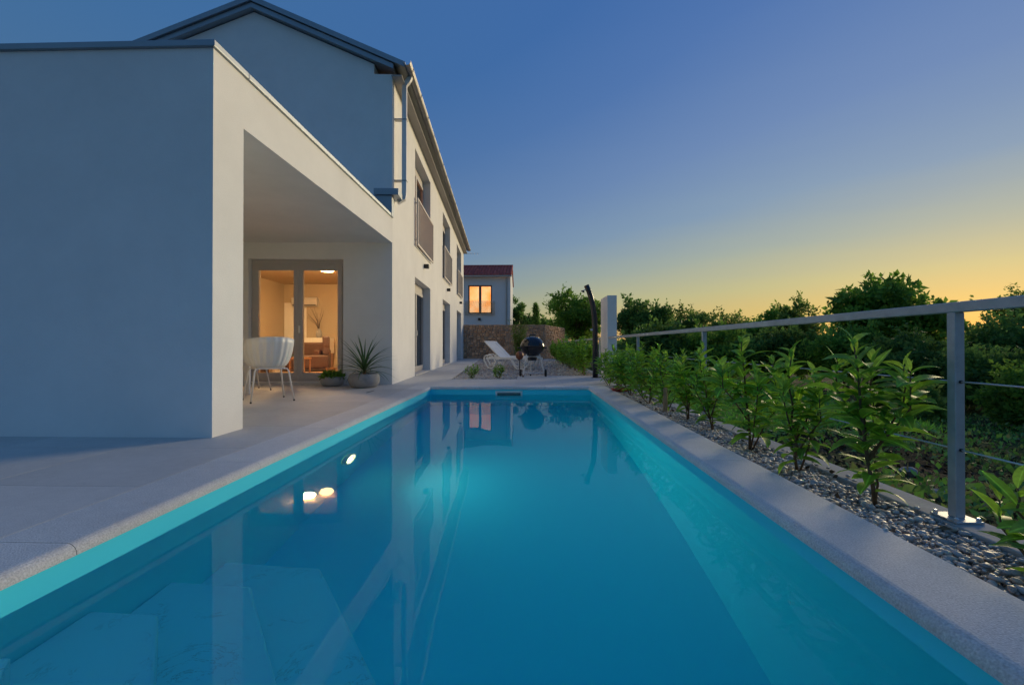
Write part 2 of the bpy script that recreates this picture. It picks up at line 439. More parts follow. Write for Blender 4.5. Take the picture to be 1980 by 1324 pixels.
# ------------------------------------------------------------------ mesh helpers
class MB:
    def __init__(self):
        self.v, self.f = [], []

    def box(self, x0, x1, y0, y1, z0, z1):
        n = len(self.v)
        self.v += [(x0, y0, z0), (x1, y0, z0), (x1, y1, z0), (x0, y1, z0), (x0, y0, z1), (x1, y0, z1), (x1, y1, z1), (x0, y1, z1)]
        self.f += [tuple(n + i for i in q) for q in ((3, 2, 1, 0), (4, 5, 6, 7), (0, 1, 5, 4), (1, 2, 6, 5), (2, 3, 7, 6), (3, 0, 4, 7))]
        return self

    def hexa(self, p):
        n = len(self.v)
        self.v += [tuple(q) for q in p]
        self.f += [tuple(n + i for i in q) for q in ((3, 2, 1, 0), (4, 5, 6, 7), (0, 1, 5, 4), (1, 2, 6, 5), (2, 3, 7, 6), (3, 0, 4, 7))]
        return self

    def prism(self, poly, axis, a, b):
        """poly: 2-D points; axis 'x','y','z' is the extrusion axis from a to b"""
        n = len(self.v); k = len(poly)
        for s in (a, b):
            for p, q in poly:
                self.v.append({'x': (s, p, q), 'y': (p, s, q), 'z': (p, q, s)}[axis])
        self.f.append(tuple(n + i for i in reversed(range(k))))
        self.f.append(tuple(n + k + i for i in range(k)))
        for i in range(k):
            j = (i + 1) % k
            self.f.append((n + i, n + j, n + k + j, n + k + i))
        return self

    def tube(self, pts, r, seg=8, square=False, up=None):
        pts = [Vector(p) for p in pts]
        rs = r if isinstance(r, (list, tuple)) else [r] * len(pts)
        if square:
            seg = 4
        n = len(self.v)
        prev = None
        for i, p in enumerate(pts):
            a = pts[max(0, i - 1)]; b = pts[min(len(pts) - 1, i + 1)]
            t = (b - a).normalized()
            if prev is None:
                ref = Vector(up) if up else (Vector((0, 0, 1)) if abs(t.z) < 0.9 else Vector((1, 0, 0)))
            else:
                ref = prev
            nx = (ref - t * ref.dot(t)).normalized()
            prev = nx
            ny = t.cross(nx)
            for k in range(seg):
                ang = 2 * math.pi * (k + (0.5 if square else 0)) / seg
                rr = rs[i] * (math.sqrt(2) if square else 1)
                self.v.append(tuple(p + nx * math.cos(ang) * rr + ny * math.sin(ang) * rr))
        for i in range(len(pts) - 1):
            for k in range(seg):
                a = n + i * seg + k; b = n + i * seg + (k + 1) % seg
                self.f.append((a, b, b + seg, a + seg))
        self.f.append(tuple(n + k for k in reversed(range(seg))))
        m = n + (len(pts) - 1) * seg
        self.f.append(tuple(m + k for k in range(seg)))
        return self

    def lathe(self, prof, c=(0, 0, 0), seg=28, cap=True):
        n = len(self.v)
        for r, z in prof:
            for k in range(seg):
                a = 2 * math.pi * k / seg
                self.v.append((c[0] + r * math.cos(a), c[1] + r * math.sin(a), c[2] + z))
        for i in range(len(prof) - 1):
            for k in range(seg):
                a = n + i * seg + k; b = n + i * seg + (k + 1) % seg
                self.f.append((a, b, b + seg, a + seg))
        if cap:
            self.f.append(tuple(n + k for k in reversed(range(seg))))
            m = n + (len(prof) - 1) * seg
            self.f.append(tuple(m + k for k in range(seg)))
        return self

    def mesh(self, name, m=None, smooth=False):
        me = bpy.data.meshes.new(name)
        me.from_pydata(self.v, [], self.f)
        if m:
            me.materials.append(M[m])
        if smooth:
            me.shade_smooth()
        me.update()
        return me

    def build(self, name, m, parent=None, loc=(0, 0, 0), rot=(0, 0, 0), smooth=False, bevel=0, world=False):
        return link(name, self.mesh(name, m, smooth), parent, loc, rot, bevel, world)


def pmat(o):
    return Matrix.Translation(o.location) @ o.rotation_euler.to_matrix().to_4x4()


def link(name, me, parent=None, loc=(0, 0, 0), rot=(0, 0, 0), bevel=0, world=False):
    o = bpy.data.objects.new(name, me)
    col.objects.link(o)
    o.location = loc
    o.rotation_euler = rot
    if parent is not None:
        o.parent = parent
        if world:                       # coordinates given in the world: cancel the parent's transform
            m = pmat(parent)
            if parent.parent is not None:
                m = pmat(parent.parent) @ parent.matrix_parent_inverse @ m
            o.matrix_parent_inverse = m.inverted()
    if bevel:
        b = o.modifiers.new('bevel', 'BEVEL'); b.width = bevel; b.segments = 2; b.limit_method = 'ANGLE'
    return o


def empty(name, loc=(0, 0, 0), rz=0):
    o = bpy.data.objects.new(name, None)
    col.objects.link(o)
    o.location = loc
    o.rotation_euler = (0, 0, rz)
    o.empty_display_size = 0.2
    return o


def tag(o, label, cat, group=None):
    o['label'] = label
    o['category'] = cat
    if group:
        o['group'] = group
    return o


def structure(o):
    o['kind'] = 'structure'
    return o


def stuff(o):
    o['kind'] = 'stuff'
    return o


def copy_tree(o, parent=None):
    c = o.copy()
    col.objects.link(c)
    c.parent = parent
    for ch in list(o.children):
        copy_tree(ch, c)
    return c


def np_mesh(name, verts, nface, k, m, smooth=False):
    """verts: (nface*k, 3) array, k verts per face, no sharing"""
    me = bpy.data.meshes.new(name)
    me.vertices.add(len(verts))
    me.vertices.foreach_set('co', np.asarray(verts, dtype=np.float32).ravel())
    me.loops.add(nface * k)
    me.loops.foreach_set('vertex_index', np.arange(nface * k, dtype=np.int32))
    me.polygons.add(nface)
    me.polygons.foreach_set('loop_start', np.arange(0, nface * k, k, dtype=np.int32))
    me.polygons.foreach_set('loop_total', np.full(nface, k, dtype=np.int32))
    me.update(calc_edges=True)
    me.materials.append(M[m])
    return me


def leaf_cloud(name, P, size, m, up=0.4, aspect=2.0, jitter=0.35, outward=None):
    """one small pointed leaf at every point of P"""
    n = len(P)
    d = rng.normal(size=(n, 3))
    if outward is not None:
        d = d + outward * 1.2
    d[:, 2] += up
    d /= np.linalg.norm(d, axis=1)[:, None]
    q = rng.normal(size=(n, 3))
    s = np.cross(d, q); s /= np.linalg.norm(s, axis=1)[:, None]
    nn = np.cross(d, s)
    L = size * (1 + jitter * rng.normal(size=n)).clip(0.4, 1.8)
    W = L / aspect
    a = P
    b = P + d * (L * .45)[:, None] + s * (W * .5)[:, None] + nn * (L * .06)[:, None]
    c = P + d * L[:, None]
    e = P + d * (L * .45)[:, None] - s * (W * .5)[:, None] + nn * (L * .06)[:, None]
    v = np.stack([a, b, c, e], axis=1).reshape(-1, 3)
    return np_mesh(name, v, n, 4, m)


def at(x, y, Y):
    """photo pixel and distance along the pool to a point"""
    return ((x - 1016) / 880.0 * Y, Y, 0.75 + (667 - y) / 880.0 * Y)

# ================================================================== SETTING
# ------------------------------------------------------------------ terrain: one sheet to the horizon
def ground_z(x, y):
    if x < 1.85 and y < 26.0:
        return -2.4                                   # under the terrace and the pool
    d = max(0.0, x - 1.9)
    z = -0.30 - 0.85 * (1 - math.exp(-d / 9.0)) - 0.012 * max(0, min(y, 60) - 10)
    z += 0.10 * math.sin(x * 0.9 + y * 0.37) * min(1, d / 3) + 0.06 * math.sin(x * 2.1 - y * 1.3) * min(1, d / 1.5)
    return z


xs = [-900, -300, -120, -60, -30, -15, -8, -4, -2, 0, 1.5, 1.845, 1.855] + [1.9 + 0.35 * i for i in range(60)] + [24, 28, 34, 42, 60, 90, 160, 400, 900]
ys = [-300, -80, -30, -12, -6, -3] + [-2 + 0.4 * i for i in range(70)] + [25.99, 26.01, 27, 29, 31, 34, 38, 44, 52, 64, 90, 140, 260, 600, 1500]
ys = sorted(set(ys))
v = [(x, y, ground_z(x, y)) for y in ys for x in xs]
nx = len(xs)
f = [(j * nx + i, j * nx + i + 1, (j + 1) * nx + i + 1, (j + 1) * nx + i) for j in range(len(ys) - 1) for i in range(nx - 1)]
me = bpy.data.meshes.new('ground'); me.from_pydata(v, [], f); me.materials.append(M['ground']); me.shade_smooth()
structure(link('ground', me))

# lawn sheet beyond the fence
v, f = [], []
n = 26
for j in range(n + 1):
    for i in range(n + 1):
        a = i / n; b = j / n
        y = 6.6 + 15.0 * b
        x = 2.6 + (0.35 + 0.42 * y) * a + 0.25 * math.sin(y * 1.3)
        v.append((x, y, ground_z(x, y) + 0.05))
for j in range(n):
    for i in range(n):
        f.append((j * (n + 1) + i, j * (n + 1) + i + 1, (j + 1) * (n + 1) + i + 1, (j + 1) * (n + 1) + i))
me = bpy.data.meshes.new('lawn'); me.from_pydata(v, [], f); me.materials.append(M['lawn']); me.shade_smooth()
structure(link('lawn', me))
ng = 26000
gy = 6.6 + 15.0 * rng.random(ng) ** 1.2
ga = rng.random(ng)
gx = 2.6 + (0.35 + 0.42 * gy) * ga + 0.25 * np.sin(gy * 1.3)
P = np.stack([gx, gy, np.array([ground_z(a, b) for a, b in zip(gx, gy)]) + 0.04], axis=1)
stuff(link('lawn_grass', leaf_cloud('lawn_grass', P, 0.10, 'grass', up=2.0, aspect=7)))
bpy.data.objects['lawn_grass']['label'] = 'short green lawn beyond the steel fence'

# ------------------------------------------------------------------ paving
SL = -0.05354   # how far the house wall swings away per metre
def wall_x(Y):
    return -2.545 + SL * (Y - 8.617)


terr = MB()
terr.box(-8.7, -1.95, -1.6, 8.7, -0.16, -0.012)
terr.box(-8.7, -1.95, 8.7, 26, -0.16, -0.0125)
terr.box(-1.95, 1.75, 8.45, 11.18, -0.16, -0.012)
terr.box(-2.2, 1.75, -1.6, 0.15, -0.16, -0.012)
base = structure(terr.build('terrace', 'joint'))
J = 0.0015
def slab(x0, x1, y0, y1, x0b=None, x1b=None):
    a, b = (x0 if x0b is None else x0b), (x1 if x1b is None else x1b)
    MB().hexa([(x0 + J, y0 + J, -.0119), (x1 - J, y0 + J, -.0119), (b - J, y1 - J, -.0119), (a + J, y1 - J, -.0119),
               (x0 + J, y0 + J, 0), (x1 - J, y0 + J, 0), (b - J, y1 - J, 0), (a + J, y1 - J, 0)]).build('paving_slab', 'paving', base, world=True)


xe = [-2.042 - 0.9 * i for i in range(8)]
ye = [-1.24 + 0.9 * i for i in range(11)] + [8.492]
for j in range(len(ye) - 1):
    for i in range(len(xe) - 1):
        slab(xe[i + 1], xe[i], ye[j], ye[j + 1])
xe = [-2.75, -1.64, -0.19, 0.73, 1.74]
for i in range(4):
    slab(xe[i], xe[i + 1], 8.492, 9.24); slab(xe[i], xe[i + 1], 9.24, 9.98)
for i in (2, 3):
    slab(xe[i], xe[i + 1], 9.98, 11.18)
Y = 9.98
while Y < 24.6:                                        # walk along the house
    Y2 = Y + 0.9
    slab(wall_x(Y) - .05, wall_x(Y) + 0.98, Y, Y2, wall_x(Y2) - .05, wall_x(Y2) + 0.98)
    Y = Y2
for i in range(4):                                     # behind the camera, end of the pool
    slab(-2.04 + i * .88, -2.04 + (i + 1) * .88, -1.24, 0.11)

# ------------------------------------------------------------------ swimming pool
pool = empty('swimming_pool', (-0.275, 4.3, -1.55))
tag(pool, 'long rectangular pool with light blue liner and pale stone edge', 'swimming pool')
PX0, PX1, PY0, PY1, PZ = -1.715, 1.165, 0.45, 8.165, -1.5
sh = MB()
sh.box(PX0 - .2, PX0, PY0 - .2, PY1 + .2, PZ - .15, -0.05)
sh.box(PX1, PX1 + .2, PY0 - .2, PY1 + .2, PZ - .15, -0.05)
sh.box(PX0, PX1, PY0 - .2, PY0, PZ - .15, -0.05)
sh.box(PX0, PX1, PY1, PY1 + .2, PZ - .15, -0.05)
sh.box(PX0, PX1, PY0, PY1, PZ - .15, PZ)
sh.build('shell', 'liner', pool, world=True)
for k, (yf, xf, zt) in enumerate(((1.35, -1.57, -0.28), (1.75, -1.44, -0.52), (2.16, -1.32, -0.77), (2.56, -1.17, -1.03))):
    xe_ = xf + (yf - PY0) * 0.79
    z0 = PZ if k == 3 else zt - 0.249
    MB().prism([(PX0 + .002, PY0 + .002), (xe_, PY0 + .002), (xf, yf), (PX0 + .002, yf)], 'z', z0 + .001, zt).build('step', 'liner_step', pool, bevel=0.012, world=True)

PROF = [(0, -.05), (0, 0)] + [(.30 + .04 * math.sin(a), -.04 + .04 * math.cos(a)) for a in np.linspace(0, math.pi / 2, 6)] + [(.34, -.045), (.325, -.05)]
def coping_run(o, dirv, inw, L, w, joints, m0, m1):
    """o: outer start corner, dirv: along, inw: towards the water"""
    o, dirv, inw = Vector(o), Vector(dirv), Vector(inw)
    cuts = [0] + [j for j in joints if 0 < j < L] + [L]
    k = w / 0.34
    for a, b in zip(cuts[:-1], cuts[1:]):
        mb = MB(); npf = len(PROF)
        for e, s in ((0, a + J), (1, b - J)):
            for p, z in PROF:
                p *= k
                t = s
                if a == 0 and e == 0 and m0: t = s + p
                if b == L and e == 1 and m1: t = s - p
                q = o + dirv * t + inw * p
                mb.v.append((q.x, q.y, z))
        flip = dirv.cross(inw).z > 0
        F = [tuple(range(npf)), tuple(npf + i for i in reversed(range(npf)))]
        F += [(i, npf + i, npf + (i + 1) % npf, (i + 1) % npf) for i in range(npf)]
        mb.f = [tuple(reversed(q)) for q in F] if not flip else F
        ob = mb.build('coping_stone', 'coping', pool, world=True)
        me_ = ob.data
        import bmesh
        bm = bmesh.new(); bm.from_mesh(me_); bmesh.ops.recalc_face_normals(bm, faces=bm.faces); bm.to_mesh(me_); bm.free()


coping_run((-2.04, 0.11, 0), (0, 1, 0), (1, 0, 0), 8.38, .34, [1.57 + 1.2 * i for i in range(6)], True, True)
coping_run((-2.04, 8.49, 0), (1, 0, 0), (0, -1, 0), 3.50, .34, [1.2, 2.4], True, True)
coping_run((1.46, 0.11, 0), (0, 1, 0), (-1, 0, 0), 8.38, .34, [2.9, 5.3, 7.2], True, True)
coping_run((-2.04, 0.11, 0), (1, 0, 0), (0, 1, 0), 3.50, .34, [1.2, 2.4], True, True)
# skimmer in the far wall
sk = MB()
x0, x1, z0, z1, yw = -0.535, -0.055, -0.30, -0.073, PY1
sk.box(x0, x1, yw - .016, yw - .001, z1 - .03, z1)
sk.box(x0, x0 + .03, yw - .016, yw - .001, z0, z1 - .03)
sk.box(x1 - .03, x1, yw - .016, yw - .001, z0, z1 - .03)
sk.box(x0 + .03, x1 - .03, yw - .016, yw - .001, z0, z0 + .03)
s_ = sk.build('skimmer', 'white_plastic', pool, world=True)
M['skim_in'] = mat('skimmer_flap_plastic', (0.10, 0.16, 0.17), 0.5)
MB().box(x0 + .03, x1 - .03, yw - .006, yw - .0015, z0 + .03, z1 - .03).build('flap', 'skim_in', s_, world=True)
# underwater lamp in the left wall
lp = MB().lathe([(.125, 0.0), (.135, 0.004), (.135, .040), (.118, .046), (.108, .046), (.100, .020)], seg=36, cap=False)
lamp = lp.build('underwater_lamp', 'white_plastic', pool, loc=(PX0 + .001, 4.32, -0.93), rot=(0, R(90), 0), world=True)
MB().lathe([(.101, .021), (.06, .024), (.0, .025)], seg=32, cap=False).build('lens', 'pool_lamp', lamp, smooth=True)

# the beam of the underwater lamp
bl_ = bpy.data.lights.new('lamp_beam', 'SPOT')
bl_.energy = 30.0; bl_.spot_size = R(158); bl_.spot_blend = 1.0; bl_.shadow_soft_size = 0.012; bl_.color = (1.0, 0.93, 0.80)
bo_ = bpy.data.objects.new('lamp_beam', bl_); col.objects.link(bo_)
bo_.parent = lamp; bo_.location = (0, 0, .04); bo_.rotation_euler = Vector((-math.sin(R(27)), 0, math.cos(R(27)))).to_track_quat('-Z', 'Y').to_euler()

# water: closed body from the surface down to inside the floor
WZ = -0.142
water = MB().box(PX0 - .02, PX1 + .02, PY0 - .02, PY1 + .02, PZ - .02, WZ).build('water', 'water')
structure(water)

# ------------------------------------------------------------------ pebbles
def pebble_mesh(i):
    import bmesh
    bm = bmesh.new()
    bmesh.ops.create_icosphere(bm, subdivisions=1, radius=1.0)
    r = random.Random(i)
    ax = (r.uniform(.85, 1.2), r.uniform(.65, .95), r.uniform(.40, .62))
    for vv in bm.verts:
        k = r.uniform(.88, 1.1)
        vv.co = Vector((vv.co.x * ax[0] * k, vv.co.y * ax[1] * k, vv.co.z * ax[2] * k))
    me_ = bpy.data.meshes.new('pebble')
    bm.to_mesh(me_); bm.free()
    me_.shade_smooth()
    me_.materials.append(M['pebble'])
    return me_


PEB = [pebble_mesh(i) for i in range(8)]
PV = [np.array([vv.co[:] for vv in m_.vertices]) for m_ in PEB]
PF = [np.array([p.vertices[:] for p in m_.polygons]) for m_ in PEB]


def join_pebbles(name, items):
    V, F = [], []; n = 0
    for (x, y, z, s, k, ea, eb, ec) in items:
        Rm = np.array(Euler((ea, eb, ec)).to_matrix())
        V.append(PV[k] @ Rm.T * s + np.array([x, y, z])); F.append(PF[k] + n); n += len(PV[k])
    V = np.concatenate(V); F = np.concatenate(F)
    me_ = bpy.data.meshes.new(name)
    me_.vertices.add(len(V)); me_.vertices.foreach_set('co', V.astype(np.float32).ravel())
    me_.loops.add(F.size); me_.loops.foreach_set('vertex_index', F.astype(np.int32).ravel())
    me_.polygons.add(len(F)); me_.polygons.foreach_set('loop_start', np.arange(0, F.size, 3, dtype=np.int32))
    me_.polygons.foreach_set('loop_total', np.full(len(F), 3, dtype=np.int32))
    me_.update(calc_edges=True); me_.shade_smooth(); me_.materials.append(M['pebble'])
    return me_


bed = structure(MB().box(1.46, 1.79, -0.5, 9.3, -0.2, -0.045).build('pebble_bed', 'joint'))
items = []
step = 0.0205
y = 0.9
while y < 9.2:
    x = 1.475
    while x < 1.79:
        for layer in (0, 1):
            s = random.choice((.007, .008, .009, .010, .012, .013, .015, .018, .023)) * random.uniform(.85, 1.15)
            edge = max(0, (x - 1.70) / .09)
            zz = -0.035 + layer * random.uniform(.012, .026) + 0.012 * math.sin(y * 5 + x * 20) * .5 - .004 * edge
            items.append((x + random.uniform(-.012, .012), y + random.uniform(-.012, .012), zz, s, random.randrange(8), random.uniform(-.5, .5), random.uniform(-.5, .5), random.uniform(0, 6.28)))
        x += step
    y += step
for i in range(60):                                    # strays on the kerb
    items.append((random.uniform(1.77, 1.84), random.uniform(1.2, 8), .007, random.uniform(.010, .017), random.randrange(8), 0, 0, random.uniform(0, 6.28)))
vis = [i for i in items if i[2] > -0.022 and i[1] > 1.5]
vis.sort(key=lambda i: i[1] - i[3] * 25)
near = set(id(i) for i in vis[:300])
for it in items:
    if id(it) in near:
        o = bpy.data.objects.new('pebble', PEB[it[4]]); col.objects.link(o)
        o.location = it[:3]; o.scale = (it[3],) * 3; o.rotation_euler = it[5:8]; o.parent = bed
stuff(link('pebbles', join_pebbles('pebbles', [i for i in items if id(i) not in near]), bed))

k_ = 46
P = np.stack([rng.uniform(1.49, 1.80, k_), 1.5 + 6.5 * rng.random(k_) ** 1.4, rng.uniform(.004, .014, k_)], axis=1)
stuff(link('fallen_leaves', leaf_cloud('fallen_leaves', P, .034, 'dry_leaf', up=.05, aspect=1.9), bed))

# gravel yard behind the pool
gv = MB()
gl = lambda Y: wall_x(Y) + 0.985
gv.v = [(gl(9.99), 9.99, -.03), (-.195, 9.99, -.03), (-.195, 11.19, -.03), (1.78, 11.19, -.03), (1.78, 25.2, -.03), (gl(25.2), 25.2, -.03)]
gv.f = [(0, 1, 2, 3, 4, 5)]
yard = structure(gv.build('gravel_yard', 'kerb'))
items = []
for i in range(11500):
    y = 9.99 + 15.0 * random.random() ** 1.7
    xl = gl(y) + .02
    xr = (-.22 if y < 11.22 else 1.77)
    x = random.uniform(xl, xr)
    if y < 10.02: y = 10.02
    s = random.choice((.016, .02, .024, .03)) * random.uniform(.85, 1.2) * (1 + max(0, y - 13) * .06)
    items.append((x, y, -.022 + random.uniform(0, .016), s, random.randrange(8), random.uniform(-.4, .4), random.uniform(-.4, .4), random.uniform(0, 6.28)))
stuff(link('gravel_stones', join_pebbles('gravel_stones', items), yard))

# ------------------------------------------------------------------ kerb and steel fence
kerb = structure(MB().box(1.79, 1.955, -1.0, 10.2, -0.9, -0.002).box(1.79, 1.955, 11.1, 25.2, -0.9, -0.003).build('kerb', 'kerb', bevel=0.008))

def fence(label, posts, y0, y1, z_top, parts_detail=True):
    fx = 1.865
    root = empty('steel_fence', (fx, (y0 + y1) / 2, 0))
    tag(root, label, 'fence')
    MB().box(fx - .022, fx + .022, y0, y1, z_top - .044, z_top).build('handrail', 'galv', root, bevel=.004, world=True)
    for py in posts:
        p = MB().box(fx - .020, fx + .020, py - .020, py + .020, .008, z_top - .0442).build('post', 'galv', root, bevel=.003, world=True)
        b = MB().box(fx - .058, fx + .058, py - .064, py + .064, -.001, .0078).build('base_plate', 'galv', p, bevel=.002, world=True)
        if py < 5:
            for sx in (-1, 1):
                for sy in (-1, 1):
                    MB().lathe([(.009, .008), (.009, .018), (.005, .022)], c=(fx + sx * .045, py + sy * .050, 0), seg=6).build('bolt', 'alu', p, world=True)
            for zc in (.30, .592):
                MB().lathe([(.007, 0), (.007, .006)], seg=10).build('cable_ferrule', 'black', p, loc=(fx, py - .0205, zc), rot=(R(90), 0, 0), world=True)
    for zc in (.30, .592):
        pts = [(fx, y0, zc), (fx, y1, zc)]
        MB().tube(pts, .0036, 6).build('cable', 'cable', root, world=True)
    return root


fence('galvanised steel handrail fence with thin cables along the pebble strip', [-0.75, 2.03, 4.81, 7.60], -1.0, 10.2, .935)
fence('galvanised steel fence running on beyond the white shower wall', [11.5, 14.2, 17.0, 19.8, 22.6], 11.12, 25.1, .935)

# ------------------------------------------------------------------ HOUSE
HA = R(3.0865)
house = empty('house', (-2.545, 8.617, 0), HA)
tag(house, 'white two-storey gabled house with flat-roofed porch beside the pool', 'house')


def wall_holes(u0, u1, z0, z1, holes, t, mp):
    us = sorted({u0, u1} | {h[0] for h in holes} | {h[1] for h in holes})
    zs = sorted({z0, z1} | {h[2] for h in holes} | {h[3] for h in holes})
    mb = MB()
    def solid(i, j):
        if not (0 <= i < len(us) - 1 and 0 <= j < len(zs) - 1): return False
        cu, cz = (us[i] + us[i + 1]) / 2, (zs[j] + zs[j + 1]) / 2
        return not any(h[0] < cu < h[1] and h[2] < cz < h[3] for h in holes)
    def quad(*p):
        n = len(mb.v); mb.v += [mp(*q) for q in p]; mb.f.append((n, n + 1, n + 2, n + 3))
    for i in range(len(us) - 1):
        for j in range(len(zs) - 1):
            if not solid(i, j): continue
            a, b, c, d = us[i], us[i + 1], zs[j], zs[j + 1]
            quad((a, c, 0), (b, c, 0), (b, d, 0), (a, d, 0))
            quad((a, c, t), (a, d, t), (b, d, t), (b, c, t))
            if not solid(i - 1, j): quad((a, c, 0), (a, d, 0), (a, d, t), (a, c, t))
            if not solid(i + 1, j): quad((b, c, 0), (b, c, t), (b, d, t), (b, d, 0))
            if not solid(i, j - 1): quad((a, c, 0), (a, c, t), (b, c, t), (b, c, 0))
            if not solid(i, j + 1): quad((a, d, 0), (b, d, 0), (b, d, t), (a, d, t))
    return mb


HLEN, HW, RX = 16.6, 5.24, -2.62
OPEN_U = [(2.30, 4.70), (7.55, 9.90), (12.70, 15.05)]
holes = [(a, b, 0.03, 2.40) for a, b in OPEN_U] + [(a, b, 3.16, 5.52) for a, b in OPEN_U]
wall_holes(0, HLEN, -0.10, 5.93, holes, .35, lambda u, z, d: (-d, u, z)).build('side_wall', 'plaster', house)
DX0, DX1 = -2.71, -0.925
gb = wall_holes(-HW + .35, -.35, -0.10, 5.93, [(DX0, DX1, 0.05, 2.385)], .35, lambda u, z, d: (u, d, z))
gb.prism([(-HW + .35, 5.93), (-.35, 5.93), (-.35, 6.12), (RX, 7.08), (-HW + .35, 6.12)], 'y', 0, .35)
gb.build('gable_wall', 'plaster', house)
MB().box(-HW, -HW + .35, 0, HLEN, -.1, 5.93).build('rear_wall', 'plaster', house)
MB().box(-HW + .35, -.35, HLEN - .35, HLEN, -.1, 5.93).prism([(-HW + .35, 5.93), (-.35, 5.93), (-.35, 6.12), (RX, 7.08), (-HW + .35, 6.12)], 'y', HLEN - .35, HLEN).build('end_wall', 'plaster', house)

# roof: two pitched slopes with a stepped verge
S = .42
roof = MB().prism([(RX, 7.30), (RX, 7.20), (.27, 7.20 - 2.89 * S), (.27, 7.30 - 2.89 * S)], 'y', -.15, HLEN + .2)
roof.prism([(RX, 7.30), (RX - 2.89, 7.30 - 2.89 * S), (RX - 2.89, 7.20 - 2.89 * S), (RX, 7.20)], 'y', -.15, HLEN + .2)
roof_o = roof.build('roof', 'metal_cap', house)
for s in (1, -1):
    q = [(RX, 7.19), (RX + s * 2.66, 7.19 - 2.66 * S), (RX + s * 2.66, 7.095 - 2.66 * S), (RX, 7.095)]
    if s < 0: q.reverse()
    MB().prism(q, 'y', -.11, HLEN + .15).build('verge_board', 'metal_cap', roof_o)
MB().prism([(RX - .1, 7.27), (RX, 7.335), (RX + .1, 7.27)], 'y', -.16, HLEN + .21).build('ridge_cap', 'metal_cap', roof_o)
MB().box(.002, .20, -.1, HLEN + .14, 5.84, 5.865).build('soffit', 'soffit', roof_o)
# gutter: half round, with brackets
ga_ = np.linspace(math.pi, 2 * math.pi, 9)
prof = [(.315 + .075 * math.cos(a), 6.075 + .085 * math.sin(a)) for a in ga_] + [(.315 + .070 * math.cos(a), 6.075 + .080 * math.sin(a)) for a in ga_[::-1]]
gut = MB().prism(prof, 'y', -.20, HLEN + .18).build('gutter', 'gutter', roof_o)
for i in range(19):
    y = .05 + i * .92
    MB().tube([(.22, y, 6.09), (.236, y, 6.03), (.27, y, 5.99), (.315, y, 5.978), (.36, y, 5.99), (.392, y, 6.03), (.394, y, 6.08)], .006, 5).build('gutter_bracket', 'gutter', gut)
# downpipe with two clips and its outlet shoe
dp = MB().tube([(.30, .22, 6.02), (.26, .22, 5.93), (.19, .22, 5.84), (.185, .22, 5.74), (.185, .22, 3.74), (.17, .22, 3.62), (.06, .16, 3.53)], .045, 4, True, up=(0, 1, 0)).build('downpipe', 'white_metal', house, bevel=.006)
for z in (5.15, 3.95):
    MB().box(.0, .238, .168, .272, z, z + .02).build('pipe_clip', 'gutter', dp)
bl = MB().box(-.30, .16, -.20, .24, 3.56, 3.68).build('parapet_end_cap', 'metal_cap', house, bevel=.006)
MB().box(-.26, .03, -.16, -.003, 3.18, 3.558).build('upstand', 'metal_cap', bl)


def window(u0, u1, z0, z1, curtain, kind='window'):
    """two-sash unit recessed into the long wall (house coordinates)"""
    xo, xi = -.21, -.27
    mid = (u0 + u1) / 2
    fr = MB()
    fr.box(xi, xo, u0 + .001, u0 + .06, z0 + .001, z1 - .001); fr.box(xi, xo, u1 - .06, u1 - .001, z0 + .001, z1 - .001)
    fr.box(xi, xo, u0 + .06, u1 - .06, z1 - .20, z1 - .001); fr.box(xi, xo, u0 + .06, u1 - .06, z0 + .001, z0 + .06)
    w = fr.build(kind, 'pvc', house)
    for a, b in ((u0 + .06, mid), (mid, u1 - .06)):
        sa = MB()
        c, d = z0 + .06, z1 - .20
        sa.box(xi + .005, xo + .018, a + .002, a + .07, c + .002, d - .002); sa.box(xi + .005, xo + .018, b - .07, b - .002, c + .002, d - .002)
        sa.box(xi + .005, xo + .018, a + .07, b - .07, d - .08, d - .002); sa.box(xi + .005, xo + .018, a + .07, b - .07, c + .002, c + .09)
        sa.build('sash', 'pvc', w)
        MB().box(-.245, -.237, a + .07, b - .07, c + .09, d - .08).build('pane', 'pane', w)
    MB().box(-.35, .025, u0 + .002, u1 - .002, z0 - .028, z0 + .0005).build('sill', 'plaster' if kind == 'window' else 'paving', w)
    # curtain in folds
    c = MB(); nn = 48
    for i in range(nn + 1):
        u = u0 + (u1 - u0) * i / nn
        x = -.44 + .022 * math.sin(i * 1.35)
        c.v += [(x, u, z0), (x, u, z1)]
    c.f = [(2 * i, 2 * i + 1, 2 * i + 3, 2 * i + 2) for i in range(nn)]
    cu = c.build('curtain', curtain, w, smooth=True)
    cu.modifiers.new('thickness', 'SOLIDIFY').thickness = .004
    if kind == 'window':
        ra = MB()
        x0, x1 = .055, .085
        ra.box(x0, x1, u0 - .05, u0 - .01, z0 + .0, z0 + 1.14); ra.box(x0, x1, u1 + .01, u1 + .05, z0 + .0, z0 + 1.14)
        ra.box(x0, x1, u0 - .01, u1 + .01, z0 + 1.10, z0 + 1.14); ra.box(x0, x1, u0 - .01, u1 + .01, z0 + .0, z0 + .04)
        for u in (u0 - .03, u1 + .03):
            for z in (z0 + .12, z0 + 1.0):
                ra.box(-.01, x0, u - .012, u + .012, z, z + .024)
        r = ra.build('balcony_railing', 'taupe', house)
        nb = 22
        mbar = MB().box(.062, .078, -.008, .008, z0 + .04, z0 + 1.10).mesh('bar', 'taupe')
        for i in range(nb):
            link('bar', mbar, r, loc=(0, u0 + (u1 - u0) * (i + .5) / nb, 0))
    else:
        MB().box(xo + .018, xo + .05, mid + .03, mid + .05, 1.0, 1.14).build('handle', 'alu', w)
    return w


for k, (a, b) in enumerate(OPEN_U):
    window(a, b, 0.03, 2.40, 'curtain', 'glazed_door')
    window(a, b, 3.16, 5.52, 'curtain_lit' if k == 0 else 'curtain')

